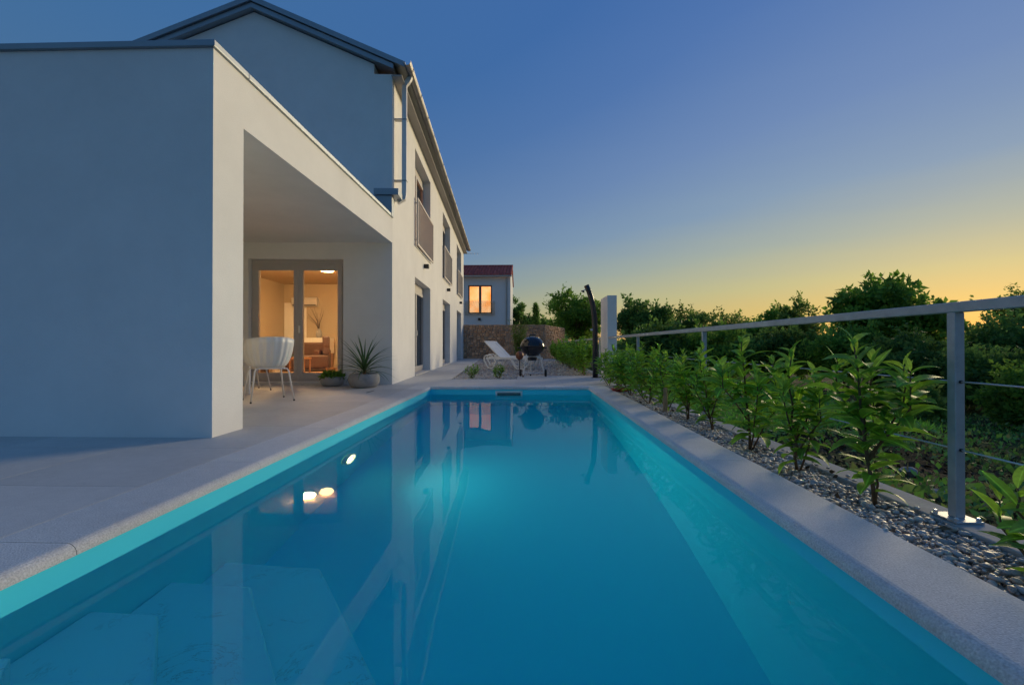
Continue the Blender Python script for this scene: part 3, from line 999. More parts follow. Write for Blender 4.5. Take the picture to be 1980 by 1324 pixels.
# porch door in the gable wall
pdoor = MB()
yo, yi = .11, .18
pdoor.box(DX0 + .001, DX0 + .055, yo, yi, .052, 2.384); pdoor.box(DX1 - .055, DX1 - .001, yo, yi, .052, 2.384)
pdoor.box(DX0 + .055, DX1 - .055, yo, yi, 2.27, 2.384); pdoor.box(DX0 + .055, DX1 - .055, yo, yi, .052, .10)
pd = pdoor.build('porch_door', 'pvc', house)
mid = (DX0 + DX1) / 2
for a, b in ((DX0 + .055, mid), (mid, DX1 - .055)):
    sa = MB()
    c, d = .10, 2.27
    sa.box(a + .002, a + .085, yo - .018, yi - .006, c + .002, d - .002); sa.box(b - .085, b - .002, yo - .018, yi - .006, c + .002, d - .002)
    sa.box(a + .085, b - .085, yo - .018, yi - .006, d - .085, d - .002); sa.box(a + .085, b - .085, yo - .018, yi - .006, c + .002, c + .12)
    sa.build('sash', 'pvc', pd, bevel=.003)
    MB().box(a + .085, b - .085, yo + .02, yo + .028, c + .12, d - .085).build('pane', 'pane', pd)
MB().box(mid + .02, mid + .045, yo - .055, yo - .018, .98, 1.12).build('handle', 'alu', pd)
MB().box(DX0 - .02, DX1 + .02, -.03, yo - .02, .0005, .049).build('threshold', 'paving', pd)

# living room behind the porch door
MB().box(-HW + .351, -.351, .351, 6.2, -.06, .045).build('room_floor', 'wood_in', house)
MB().box(-HW + .351, -.351, .351, 16.2, 2.70, 2.95).build('room_ceiling', 'plaster_in', house)
MB().box(-HW + .352, -.352, 6.0, 6.12, .045, 2.70).build('partition', 'plaster_in', house)
MB().box(-HW + .351, -HW + .362, .36, 6.0, .045, 2.70).build('room_lining', 'plaster_in', house)
MB().box(-4.85, -4.15, 5.985, 5.999, .05, 2.1).build('inner_door', 'white_plastic', house)

# porch (stands square to the pool)
FZ = 3.17
MB().box(-8.6, -2.54, 3.62, 4.02, -.008, FZ).build('porch_front_wall', 'plaster', house, world=True)
MB().box(-8.6, -8.25, 4.02, 8.3, -.008, FZ).build('porch_end_wall', 'plaster', house, world=True)
MB().box(-2.84, -2.541, 4.02, 8.63, 2.70, FZ).build('porch_lintel', 'plaster', house, world=True)
MB().box(-8.25, -2.84, 4.02, 8.62, 2.701, 2.98).build('porch_roof_slab', 'plaster', house, world=True)
cap = MB()
cap.box(-8.64, -2.515, 3.595, 4.06, FZ, FZ + .055)
cap.box(-2.88, -2.515, 4.06, 8.60, FZ, FZ + .055)
cap.build('parapet_cap', 'metal_cap', house, bevel=.006, world=True)

# wall lamps on the long wall
for u, lab in ((3.62, 'black cube wall lamp nearest the porch corner'), (8.86, 'black cube wall lamp above the middle glazed door'), (14.2, 'black cube wall lamp above the farthest glazed door')):
    p = Matrix.Translation((-2.545, 8.617, 0)) @ Matrix.Rotation(HA, 4, 'Z') @ Vector((0.0, u, 2.83))
    l = empty('wall_lamp', p, HA)
    tag(l, lab, 'wall lamp', 'black wall lamps along the house')
    MB().box(.001, .02, -.045, .045, .0, .10).build('back_plate', 'black', l)
    MB().box(.02, .13, -.06, .06, -.01, .10).build('lamp_body', 'black', l, bevel=.004)

# ------------------------------------------------------------------ white screen wall, stone wall, neighbour
scr = MB().box(1.83, 2.04, 10.22, 11.10, -.3, 1.86).build('screen_wall', 'plaster', bevel=.006)
tag(scr, 'short white free-standing wall behind the dark garden shower', 'wall')

sw = empty('stone_wall', (-1.2, 25.3, -.03))
tag(sw, 'brown rubble stone garden wall behind the sun loungers', 'wall')
def rubble(x0, y0, x1, y1, h0, h1, thick=.28):
    d = Vector((x1 - x0, y1 - y0, 0)); L = d.length; d.normalize()
    nrm = Vector((d.y, -d.x, 0))                        # towards the pool
    core = MB()
    c0 = Vector((x0, y0, 0)); c1 = Vector((x1, y1, 0))
    a0, a1 = c0 - nrm * .04, c1 - nrm * .04
    b0, b1 = c0 - nrm * thick, c1 - nrm * thick
    core.hexa([(a0.x, a0.y, -.6), (a1.x, a1.y, -.6), (b1.x, b1.y, -.6), (b0.x, b0.y, -.6), (a0.x, a0.y, h0 - .02), (a1.x, a1.y, h1 - .02), (b1.x, b1.y, h1 - .02), (b0.x, b0.y, h0 - .02)])
    core.build('wall_core', 'kerb', sw, world=True)
    st = MB()
    z = -.1
    while z < max(h0, h1) - .06:
        hh = random.uniform(.08, .15)
        s = -random.uniform(0, .15)
        while s < L:
            w = random.uniform(.09, .25)
            a, b = max(0, s), min(L, s + w)
            top = h0 + (h1 - h0) * (a + b) / 2 / L
            za, zb = z + random.uniform(-.015, .015), min(top, z + hh + random.uniform(-.02, .02))
            if b - a > .05 and zb - za > .04:
                pr = random.uniform(0, .05); g = .008
                pts = []
                for (uu, zz) in ((a + g, za + g), (b - g, za + g), (b - g, zb - g), (a + g, zb - g)):
                    uu += random.uniform(-.012, .012); zz += random.uniform(-.012, .012)
                    pts.append((uu, zz))
                cu, cz = (a + b) / 2, (za + zb) / 2
                n0 = len(st.v)
                for (uu, zz) in pts:
                    q = c0 + d * uu - nrm * .05; st.v.append((q.x, q.y, zz))
                for (uu, zz) in pts:
                    q = c0 + d * (cu + (uu - cu) * .8) + nrm * pr; st.v.append((q.x, q.y, cz + (zz - cz) * .8))
                st.f += [tuple(n0 + i for i in q) for q in ((4, 5, 6, 7), (0, 1, 5, 4), (1, 2, 6, 5), (2, 3, 7, 6), (3, 0, 4, 7))]
            s += w
        z += hh
    stuff(st.build('stones', 'stone', sw, world=True))


rubble(-3.62, 25.15, 1.06, 25.15, 1.88, 1.88)
rubble(1.06, 25.15, 2.58, 30.3, 1.88, 1.88)

NY = 33.0
nb = empty('neighbour_house', (-3.0, NY, -1))
tag(nb, 'pale neighbouring house with red tiled roof and lit window', 'house')
def N(x, y): 
    p = at(x, y, NY); return p[0], p[2]
nx0, nx1 = -7.5, N(987, 600)[0]
wz0, wz1 = N(927, 606)[1], N(927, 551)[1]
wx0, wx1 = N(905, 600)[0], N(951, 600)[0]
ez = N(927, 534)[1]
nbw = wall_holes(nx0, nx1, -1.2, ez, [(wx0, wx1, wz0, wz1)], .3, lambda u, z, d: (u, NY + d, z))
nbw.box(nx0, nx0 + .3, NY + .3, NY + 6, -1.2, ez).box(nx1 - .3, nx1, NY + .3, NY + 6, -1.2, ez).box(nx0, nx1, NY + 6, NY + 6.3, -1.2, ez)
nbw.prism([(NY + .3, ez), (NY + 6, ez), (NY + 3.15, ez + 1.05)], 'x', nx1 - .3, nx1 - .002)
nbw.build('wall', 'neigh', nb, world=True)
rz = ez + .06
ntile = 27
rf = MB().hexa([(nx0, NY - .25, rz - .05), (nx1 + .08, NY - .25, rz - .05), (nx1 + .08, NY + 3.15, rz + 1.15), (nx0, NY + 3.15, rz + 1.15),
                (nx0, NY - .25, rz), (nx1 + .08, NY - .25, rz), (nx1 + .08, NY + 3.15, rz + 1.2), (nx0, NY + 3.15, rz + 1.2)])
rf.hexa([(nx0, NY + 3.15, rz + 1.15), (nx1 + .08, NY + 3.15, rz + 1.15), (nx1 + .08, NY + 6.5, rz - .05), (nx0, NY + 6.5, rz - .05),
         (nx0, NY + 3.15, rz + 1.2), (nx1 + .08, NY + 3.15, rz + 1.2), (nx1 + .08, NY + 6.5, rz), (nx0, NY + 6.5, rz)])
rfo = rf.build('roof', 'tile', nb, world=True)
tl = MB()
for i in range(ntile):
    x = nx1 + .02 - i * .235
    for j in range(8):
        t0, t1 = j / 8, (j + 1.12) / 8
        y0, y1 = NY - .28 + 3.4 * t0, NY - .28 + 3.4 * t1
        z0, z1 = rz + 1.2 * t0 + .015, rz + 1.2 * t1 - .005
        n0 = len(tl.v)
        for (yy, zz, rr) in ((y0, z0, .10), (y1, z1, .085)):
            for k in range(6):
                a = math.pi * k / 5
                tl.v.append((x - rr * math.cos(a), yy, zz + rr * .8 * math.sin(a)))
        tl.f += [(n0 + k, n0 + k + 1, n0 + 7 + k, n0 + 6 + k) for k in range(5)] + [tuple(n0 + k for k in reversed(range(6)))]
stuff(tl.build('roof_tiles', 'tile', rfo, world=True))
MB().tube([(nx0, NY + 3.15, rz + 1.22), (nx1 + .1, NY + 3.15, rz + 1.22)], .11, 10).build('ridge', 'tile', rfo, world=True)
MB().box(nx0, nx1 + .1, NY - .36, NY - .24, rz - .13, rz - .02).build('gutter', 'gutter', rfo, world=True)
MB().tube([(nx1 - .28, NY - .07, -1), (nx1 - .28, NY - .07, rz - .15)], .05, 8).build('downpipe', 'gutter', nb, world=True)
wf = MB()
wm = (wx0 + wx1) / 2
t = .09
wf.box(wx0, wx0 + t, NY + .05, NY + .14, wz0, wz1); wf.box(wx1 - t, wx1, NY + .05, NY + .14, wz0, wz1)
wf.box(wm - t, wm + t, NY + .05, NY + .14, wz0 + t, wz1 - t)
wf.box(wx0 + t, wx1 - t, NY + .05, NY + .14, wz1 - t, wz1); wf.box(wx0 + t, wx1 - t, NY + .05, NY + .14, wz0, wz0 + t)
M['brown_frame'] = mat('brown_window_frame', (0.13, 0.09, 0.07), 0.5)
nw = wf.build('window', 'brown_frame', nb, world=True)
for a, b in ((wx0 + t, wm - t), (wm + t, wx1 - t)):
    MB().box(a, b, NY + .09, NY + .10, wz0 + t, wz1 - t).build('pane', 'pane', nw, world=True)
    cc = MB(); nn = 24
    for i in range(nn + 1):
        x = a - .08 + (b - a + .16) * i / nn
        cc.v += [(x, NY + .36 + .03 * math.sin(i * 1.5 + a), wz0 - .1), (x, NY + .36 + .03 * math.sin(i * 1.5 + a), wz1 + .1)]
    cc.f = [(2 * i, 2 * i + 2, 2 * i + 3, 2 * i + 1) for i in range(nn)]
    cc.build('curtain', 'curtain_lit2', nw, smooth=True, world=True)
M['balcony_glass'] = pane_mat('balcony_glass', (0.80, 0.86, 0.9))
jb = MB().box(wx0 - .22, wx1 + .22, NY - .10, NY - .088, wz0 - .12, wz0 + .92).build('glass_balustrade', 'balcony_glass', nb, world=True)
for x in (wx0 - .2, wx1 + .2):
    for z in (wz0 + .05, wz0 + .7):
        MB().box(x - .03, x + .03, NY - .088, NY - .001, z, z + .06).build('clamp', 'galv', jb, world=True)
lx, lz = N(927, 617)
l = empty('wall_lamp', (lx, NY - .001, lz)); tag(l, 'small black lamp below the lit window of the pale house', 'wall lamp')
MB().box(-.07, .07, -.02, -.001, -.08, .08).build('back_plate', 'black', l); MB().box(-.09, .09, -.18, -.02, -.09, .09).build('lamp_body', 'black', l)

# antenna rods on the far end of the house roof
an = empty('roof_antenna', (-3.55, 25.6, 5.9)); tag(an, 'thin aerial rods sticking out past the house eave', 'antenna')
MB().tube([(0, 0, -.3), (0, 0, .15)], .012, 6).build('mast', 'alu', an); MB().tube([(-.2, 0, .0), (.95, 0, .02)], .008, 6).build('boom', 'alu', an)
for i in range(5):
    MB().tube([(.15 + i * .17, -.25, .01), (.15 + i * .17, .25, .01)], .005, 5).build('rod', 'alu', an)

# ------------------------------------------------------------------ garden shower
shw = empty('garden_shower', (1.61, 10.55, 0)); tag(shw, 'tall dark curved solar garden shower on the poolside paving', 'shower')
pts = [(0, 0, .012), (0, 0, .6), (-.004, 0, 1.1), (-.02, 0, 1.4), (-.055, 0, 1.66), (-.10, 0, 1.85), (-.15, 0, 2.0), (-.205, 0, 2.13)]
MB().tube(pts, [.062, .062, .062, .062, .062, .061, .06, .06], 16, up=(1, 0, 0)).build('column', 'dark_tube', shw, smooth=True)
MB().lathe([(.09, 0), (.09, .010), (.065, .014)], seg=24).build('foot_plate', 'dark_tube', shw)
MB().tube([(-.16, -.005, 2.04), (-.245, -.01, 2.02), (-.27, -.01, 2.0)], .012, 8).build('shower_arm', 'alu', shw)
MB().lathe([(.012, .03), (.045, .0), (.045, -.012), (.0, -.012)], seg=18).build('shower_head', 'dark_tube', shw, loc=(-.285, -.01, 1.985), rot=(0, R(25), 0))
MB().lathe([(.024, 0), (.022, .05), (.01, .055)], seg=14).build('mixer_tap', 'alu', shw, loc=(-.06, -.02, 1.10), rot=(0, R(-90), 0))

# ------------------------------------------------------------------ kettle barbecue
bq = empty('kettle_barbecue', (.165, 10.86, 0), R(8)); tag(bq, 'black kettle barbecue with white legs and two wheels on paving', 'barbecue')
bz, br = .72, .285
MB().lathe([(.0, -.245), (.08, -.24), (.17, -.20), (.24, -.13), (.277, -.05), (br, 0), (br + .006, .004), (br - .01, .006), (.265, -.05), (.16, -.18), (.0, -.22)], c=(0, 0, bz), seg=40, cap=False).build('bowl', 'enamel', bq, smooth=True)
lid = MB().lathe([(br + .008, .010), (br + .002, .03), (.272, .07), (.235, .135), (.17, .19), (.09, .222), (.0, .232)], c=(0, 0, bz), seg=40, cap=False).build('lid', 'enamel', bq, smooth=True)
MB().tube([(-.07, -.05, bz + .215), (-.07, -.05, bz + .275), (.07, -.05, bz + .275), (.07, -.05, bz + .215)], .012, 8).build('lid_handle', 'black', lid)
MB().lathe([(.045, .20), (.045, .215), (.0, .217)], c=(.13, .08, bz), seg=18).build('air_vent', 'alu', lid)
for s in (-1, 1):
    MB().tube([(s * .27, -.05, bz - .05), (s * .345, -.05, bz - .03), (s * .345, .05, bz - .03), (s * .27, .05, bz - .05)], .011, 8).build('side_handle', 'black', bq)
legs = [((-.155, -.09, bz - .19), (-.245, -.15, .02)), ((.155, -.09, bz - .19), (.275, -.06, .09)), ((0.0, .18, bz - .19), (.0, .28, .03)), ]
for a, b in legs:
    MB().tube([a, b], .0145, 10).build('leg', 'white_metal', bq)
MB().lathe([(.018, 0), (.02, .03), (.012, .05)], c=(-.245, -.15, 0.001), seg=12).build('foot_cap', 'rubber', bq)
MB().lathe([(.018, 0), (.02, .03), (.012, .05)], c=(0, .28, 0.001), seg=12).build('foot_cap', 'rubber', bq)
MB().tube([(-.27, .10, .088), (.31, -.06, .088)], .009, 8).build('axle', 'alu', bq)
ax = Vector((.58, -.16, 0)).normalized()
for c in ((-.27, .10, .088), (.31, -.06, .088)):
    w = MB().lathe([(.05, -.022), (.078, -.022), (.085, -.014), (.085, .014), (.078, .022), (.05, .022), (.05, -.022)], seg=26, cap=False).build('wheel', 'rubber', bq, loc=c, rot=(0, R(90), math.atan2(ax.y, ax.x)), smooth=False)
    MB().lathe([(.0, -.014), (.05, -.014), (.05, .014), (.0, .014)], seg=20, cap=False).build('hub', 'black', w)
MB().lathe([(.0, -.335), (.10, -.335), (.115, -.30), (.115, -.265), (.09, -.255), (.0, -.25)], c=(0, 0, bz), seg=28, cap=False).build('ash_pan', 'black', bq)
MB().tube([(-.14, -.085, bz - .24), (.14, -.085, bz - .24), (0, .165, bz - .24), (-.14, -.085, bz - .24)], .006, 6).build('leg_brace', 'alu', bq)

# ------------------------------------------------------------------ sun loungers
def make_lounger():
    r = empty('sun_lounger')
    L, W, zb = 1.86, .62, .33
    hx = .62                                            # hinge, head end is at x = 0
    for s in (-1, 1):
        y = s * (W / 2 - .02)
        MB().tube([(.10, y, zb), (L, y, zb)], [.024, .024], 4, True).build('side_rail', 'white_plastic', r, bevel=.006)
        # looped legs: rail - down - flat foot - up - rail
        MB().tube([(.02, y, zb + .02), (.03, y, zb - .06), (.13, y, .10), (.20, y, .03), (.34, y, .022), (.42, y, .08), (.52, y, zb - .05), (.58, y, zb - .01)], .023, 8).build('leg', 'white_plastic', r)
        MB().tube([(1.02, y, zb - .01), (1.08, y, zb - .06), (1.20, y, .08), (1.28, y, .024), (1.52, y, .022), (1.62, y, .09), (1.74, y, zb - .05), (1.80, y, zb - .01)], .023, 8).build('leg', 'white_plastic', r)
        # arm rest loop beside the back
        MB().tube([(.02, y, zb + .02), (.10, y, zb + .10), (.30, y, zb + .10), (.44, y, zb + .01)], .02, 8).build('arm_loop', 'white_plastic', r)
    for x in (.22, 1.30):
        MB().box(x, x + .05, -W / 2 + .03, W / 2 - .03, .10, .14).build('cross_bar', 'white_plastic', r)
    sl = MB().box(0, .058, -W / 2 + .01, W / 2 - .01, 0, .022).mesh('slat', 'white_plastic')
    n = 17
    for i in range(n):
        link('slat', sl, r, loc=(hx + .02 + i * (L - hx - .08) / (n - 1), 0, zb + .025))
    a = R(41)
    bk = empty('backrest', (hx, 0, zb + .02)); bk.parent = r; bk.rotation_euler = (0, a, 0)
    bk2 = MB()
    for s in (-1, 1):
        bk2.box(-.74, 0, s * (W / 2 - .045) - .022, s * (W / 2 - .045) + .022, 0, .035)
    bk2.box(-.79, -.74, -W / 2 + .02, W / 2 - .02, 0, .035)
    bpy.data.objects.remove(bk)
    bk = bk2.build('backrest', 'white_plastic', r, loc=(hx, 0, zb + .02), rot=(0, a, 0))
    sl2 = MB().box(0, .052, -W / 2 + .07, W / 2 - .07, .006, .028).mesh('slat', 'white_plastic')
    for i in range(11):
        link('slat', sl2, bk, loc=(-.72 + i * .066, 0, 0))
    return r


lo = make_lounger()
lo.location = (-1.22, 15.05, -.012); lo.rotation_euler = (0, 0, R(-30))
tag(lo, 'white slatted sun lounger with raised back, nearer of the two', 'sun lounger', 'white sun loungers on the gravel')
l2 = copy_tree(lo)
l2.location = (-1.26, 16.7, -.012); l2.rotation_euler = (0, 0, R(-30))
tag(l2, 'white sun lounger half hidden behind the nearer lounger', 'sun lounger', 'white sun loungers on the gravel')

# copper globe on a stake
gt = empty('garden_globe', (-.17, 13.2, -.02)); tag(gt, 'copper brown globe on a thin dark stake beside the barbecue', 'garden ornament')
MB().tube([(0, 0, -.03), (0, 0, .42)], .012, 8).build('stake', 'black', gt)
gb_ = MB().lathe([(.0, 0), (.05, .01), (.10, .06), (.12, .13), (.10, .20), (.05, .25), (.0, .26)], c=(0, 0, .34), seg=20, cap=False).build('globe', 'copper', gt, smooth=True)

# ------------------------------------------------------------------ porch chairs and table
def make_chair():
    r = empty('shell_chair')
    v, f = [], []
    NT, NS = 84, 12
    for i in range(NS + 1):
        t = i / NS
        for k in range(NT):
            th = 2 * math.pi * k / NT                   # th = 0 is the back (+x)
            back = max(0.0, math.cos(th)) ** 0.7 if math.cos(th) > 0 else 0.0
            side = abs(math.sin(th))
            at_ = th if th <= math.pi else 2 * math.pi - th
            q_ = min(1.0, max(0.0, (2.45 - at_) / 1.15)); q_ = q_ * q_ * (3 - 2 * q_)
            rim = .012 + .385 * q_ * (1 - .16 * (at_ / 1.7) ** 2)
            if t < .45:
                q = t / .45; rr = q * .68; z = .45 + .012 * q * q
            else:
                q = (t - .45) / .55
                rr = .68 + .36 * math.sin(q * math.pi / 2)
                z = .462 + rim * (q ** 1.35)
            rx, ry = .265, .285
            flute = 0
            if t > .30:
                flute = .0075 * math.cos(th * 21) * min(1, (t - .30) / .25) * (1 if math.cos(th) > -.35 else 0)
            x = (rx * rr + flute) * math.cos(th) + (.07 * max(0.0, (z - .46) / .385) ** 1.2 if math.cos(th) > 0 else 0) * math.cos(th)
            y = (ry * rr + flute) * math.sin(th)
            v.append((x, y, z))
    for i in range(NS):
        for k in range(NT):
            a, b = i * NT + k, i * NT + (k + 1) % NT
            f.append((a, b, b + NT, a + NT))
    mb = MB(); mb.v, mb.f = v, f
    s = mb.build('seat_shell', 'white_plastic', r, smooth=True)
    m = s.modifiers.new('thickness', 'SOLIDIFY'); m.thickness = .010; m.offset = 1
    MB().tube([(-.16, -.17, .438), (.16, -.17, .438), (.18, -.15, .438), (.18, .15, .438), (.16, .17, .438), (-.16, .17, .438), (-.18, .15, .438), (-.18, -.15, .438), (-.16, -.17, .438)], .010, 8).build('under_frame', 'white_metal', r)
    for sx in (-1, 1):
        for sy in (-1, 1):
            lg = MB().tube([(sx * .15, sy * .13, .438), (sx * .185, sy * .19, .43), (sx * .20, sy * .205, .40), (sx * .262, sy * .258, .012)], [.011, .012, .012, .0095], 8).build('leg', 'white_metal', r, smooth=True)
            MB().lathe([(.012, 0), (.012, .016), (.009, .018)], c=(sx * .263, sy * .259, 0.0005), seg=10).build('foot_cap', 'rubber', lg)
    return r


ch = make_chair()
ch.location = (-3.50, 6.10, 0); ch.rotation_euler = (0, 0, R(-48))
tag(ch, 'white ribbed shell chair beside the porch pillar, nearest the pool', 'chair', 'white shell chairs under the porch')
c2 = copy_tree(ch)
c2.location = (-4.62, 7.45, 0); c2.rotation_euler = (0, 0, R(50))
tag(c2, 'white shell chair by the glass door, mostly hidden by the nearer chair', 'chair', 'white shell chairs under the porch')
tb = empty('porch_table', (-4.78, 6.05, 0)); tag(tb, 'porch dining table with its pale top edge showing past the pillar', 'table')
MB().box(-.62, .62, -.9, .9, .735, .765).build('table_top', 'white_metal', tb, bevel=.004)
MB().box(-.54, .54, -.82, .82, .70, .734).build('apron', 'wood_in', tb)
for sx in (-1, 1):
    for sy in (-1, 1):
        MB().box(sx * .53 - .025, sx * .53 + .025, sy * .81 - .025, sy * .81 + .025, .0005, .67).build('leg', 'white_metal', tb)
bo = MB().lathe([(.04, 0), (.05, .004), (.09, .035), (.11, .05), (.105, .05), (.085, .036), (.0, .012)], c=(-4.36, 6.55, .7655), seg=24).build('table_bowl', 'white_plastic', smooth=True)
tag(bo, 'small white bowl standing on the porch table', 'bowl')

# ------------------------------------------------------------------ potted plants on the porch
def pot_profile(r, h):
    return [(r * .62, 0), (r * .80, h * .06), (r * .96, h * .30), (r, h * .52), (r * .97, h * .80), (r * .90, h), (r * .84, h), (r * .88, h * .80), (r * .85, h * .80)]


def blade_mesh(L, w, bend):
    mb = MB(); n = 7
    for i in range(n + 1):
        t = i / n
        ww = w * (1 - t ** 2.2) * (.55 + .45 * min(1, t * 5)) + .0006
        ang = bend * t
        y = L * t * math.sin(ang * .75); z = L * t * math.cos(ang * .75)
        mb.v += [(-ww, y - ww * .25, z), (0, y + ww * .3, z), (ww, y - ww * .25, z)]
    for i in range(n):
        a = i * 3
        mb.f += [(a, a + 1, a + 4, a + 3), (a + 1, a + 2, a + 5, a + 4)]
    return mb


big = empty('yucca_pot', (-2.87, 8.02, 0)); tag(big, 'larger round concrete pot with a spiky long-leaved plant', 'potted plant')
pt = MB().lathe(pot_profile(.27, .245), seg=44).build('pot', 'concrete', big, smooth=True)
MB().lathe([(.0, .19), (.235, .195)], seg=30, cap=False).build('soil', 'soil', big)
MB().tube([(0, 0, .18), (.01, 0, .30), (0, 0, .36)], [.028, .03, .018], 8).build('stem', 'stem', big)
for i in range(46):
    a = i * 2.39996
    t = i / 45
    lean = .20 + 1.02 * (1 - t) ** .8 + random.uniform(-.12, .12)
    L = random.uniform(.50, .66) * (1.0 + .18 * t)
    me_ = blade_mesh(L, random.uniform(.014, .019), random.uniform(.35, .9) * (1.2 - .8 * t)).mesh('leaf', 'yucca', True)
    rot = (Matrix.Rotation(a, 4, 'Z') @ Matrix.Rotation(-lean, 4, 'X')).to_euler()
    link('leaf', me_, big, loc=(0, 0, .24 + .12 * t), rot=rot)

sm = empty('succulent_pot', (-3.54, 8.25, 0)); tag(sm, 'smaller low concrete bowl with a bushy green plant', 'potted plant')
MB().lathe(pot_profile(.205, .175), seg=40).build('pot', 'concrete', sm, smooth=True)
MB().lathe([(.0, .14), (.175, .142)], seg=28, cap=False).build('soil', 'soil', sm)
n = 620
th = rng.random(n) * 6.283; rr = .18 * np.sqrt(rng.random(n)); zz = .14 + .15 * rng.random(n) * (1 - (rr / .22) ** 2)
P = np.stack([rr * np.cos(th), rr * np.sin(th), zz], axis=1)
stuff(link('foliage', leaf_cloud('foliage', P, .055, 'leaf_a', up=.8, aspect=1.9, outward=np.stack([np.cos(th), np.sin(th), 0 * th], axis=1) * .7), sm))

dr = empty('floor_drain', (-2.5, 7.27, 0)); tag(dr, 'narrow dark drain slot in the terrace paving', 'drain')
MB().box(-.012, .012, -.16, .16, .0005, .004).build('slot', 'black', dr); MB().box(-.02, -.013, -.17, .17, .0006, .0045).build('edge_strip', 'alu', dr)

# ------------------------------------------------------------------ living room furniture (house coordinates -> world)
HM = Matrix.Translation((-2.545, 8.617, 0)) @ Matrix.Rotation(HA, 4, 'Z')
def room(name, x, y, z, rz, label, cat, group=None):
    p = HM @ Vector((x, y, z))
    o = empty(name, p, HA + rz)
    tag(o, label, cat, group)
    return o


RF = .045
for (x, y, em, lab, rad) in ((-2.62, 2.45, 'lamp_on', 'bright round ceiling lamp seen through the right door pane', .19), (-2.27, 2.75, 'lamp_dim', 'softer round ceiling lamp beside the bright one indoors', .17)):
    o = room('ceiling_lamp', x, y, 2.70, 0, lab, 'ceiling lamp', 'round ceiling lamps indoors')
    MB().lathe([(.06, 0), (.06, -.03), (.02, -.035)], seg=20).build('ceiling_rose', 'white_plastic', o)
    MB().lathe([(.0, -.04), (rad * .8, -.045), (rad, -.075), (rad * .85, -.11), (.0, -.125)], seg=32, cap=False).build('lamp_shade', em, o, smooth=True)
o = room('air_conditioner', -4.15, 5.998, 1.98, 0, 'white wall air conditioner seen through the left door pane', 'air conditioner')
MB().prism([(-.001, 0), (-.001, .28), (-.18, .28), (-.21, .22), (-.20, .05), (-.14, 0)], 'x', -.40, .40).build('housing', 'ac', o, bevel=.008)
MB().box(-.36, .36, -.202, -.19, .02, .05).build('louvre', 'black', o)
o = room('sofa', -3.78, 3.9, RF, 0, 'brown leather sofa low behind the left door pane', 'sofa')
MB().box(-.95, .95, -.42, .42, .06, .40).build('seat', 'leather', o, bevel=.04)
MB().box(-.95, .95, .22, .42, .40, .78).build('backrest', 'leather', o, bevel=.05)
for s in (-1, 1): MB().box(s * .95 - .09, s * .95 + .09, -.42, .42, .06, .58).build('armrest', 'leather', o, bevel=.04)
o = room('armchair', -2.98, 3.75, RF, R(-70), 'reddish brown armchair seen through the right door pane', 'armchair')
MB().box(-.36, .36, -.38, .36, .10, .44).build('seat', 'leather', o, bevel=.04)
MB().box(-.36, .36, .20, .38, .44, .95).build('backrest', 'leather', o, bevel=.05)
for sx in (-.3, .3):
    for sy in (-.3, .3): MB().box(sx - .02, sx + .02, sy - .02, sy + .02, .0, .10).build('leg', 'wood_in', o)
o = room('side_table', -2.85, 2.55, RF, 0, 'small wooden side table in front of the armchair indoors', 'table')
MB().box(-.20, .20, -.2, .2, .36, .40).build('table_top', 'wood_in', o)
for sx in (-.17, .17):
    for sy in (-.17, .17): MB().box(sx - .015, sx + .015, sy - .015, sy + .015, 0, .36).build('leg', 'wood_in', o)
o = room('sideboard', -3.75, 5.6, RF, 0, 'white sideboard carrying the vase of twigs indoors', 'cabinet')
MB().box(-.55, .55, -.2, .2, .45, .93).build('carcass', 'white_plastic', o, bevel=.005)
MB().box(-.53, -.005, -.215, -.2, .47, .91).build('door', 'white_plastic', o); MB().box(.005, .53, -.215, -.2, .47, .91).build('door', 'white_plastic', o)
for sx in (-.5, .5): MB().box(sx - .02, sx + .02, -.18, .18, 0, .45).build('leg', 'wood_in', o)
o = room('twig_vase', -3.58, 5.55, RF + .931, 0, 'vase of bare branching twigs on the white sideboard', 'vase')
MB().lathe([(.06, 0), (.09, .08), (.08, .2), (.05, .26), (.055, .28)], seg=22).build('vase', 'concrete', o, smooth=True)
for i in range(11):
    a = random.uniform(0, 6.28); l = random.uniform(.4, .75); s = random.uniform(.25, .9)
    MB().tube([(0, 0, .2), (.1 * s * math.cos(a), .1 * s * math.sin(a), .2 + l * .45), (.5 * s * math.cos(a), .3 * s * math.sin(a), .2 + l)], [.008, .006, .003], 5).build('twig', 'twig', o)
o = room('indoor_palm', -3.72, 3.1, RF, 0, 'dark leafy indoor palm behind the left door pane', 'potted plant')
MB().lathe([(.13, 0), (.17, .30), (.15, .30)], seg=22).build('pot', 'concrete', o)
MB().tube([(0, 0, .2), (.02, 0, .6)], [.02, .014], 8).build('stem', 'stem', o)
for i in range(16):
    a = i * 2.4
    link('leaf', blade_mesh(random.uniform(.45, .65), .03, random.uniform(.8, 1.5)).mesh('leaf', 'leaf_c', True), o, loc=(.02, 0, .45 + .01 * i), rot=(Matrix.Rotation(a, 4, 'Z') @ Matrix.Rotation(-random.uniform(.3, 1.0), 4, 'X')).to_euler())

# ================================================================== PLANTING
def laurel_leaf(L, w, bend, fold):
    mb = MB(); n = 5
    for i in range(n + 1):
        t = i / n
        ww = w * (math.sin(math.pi * min(1, (t * .93 + .05))) ** .75)
        if i == 0: ww = w * .10
        if i == n: ww = w * .02
        ang = bend * t
        y = L * t * math.cos(ang * .6); z = -L * t * math.sin(ang * .6)
        mb.v += [(-ww, y, z + ww * fold), (0, y, z), (ww, y, z + ww * fold)]
    for i in range(n):
        a = i * 3
        mb.f += [(a, a + 1, a + 4, a + 3), (a + 1, a + 2, a + 5, a + 4)]
    return mb


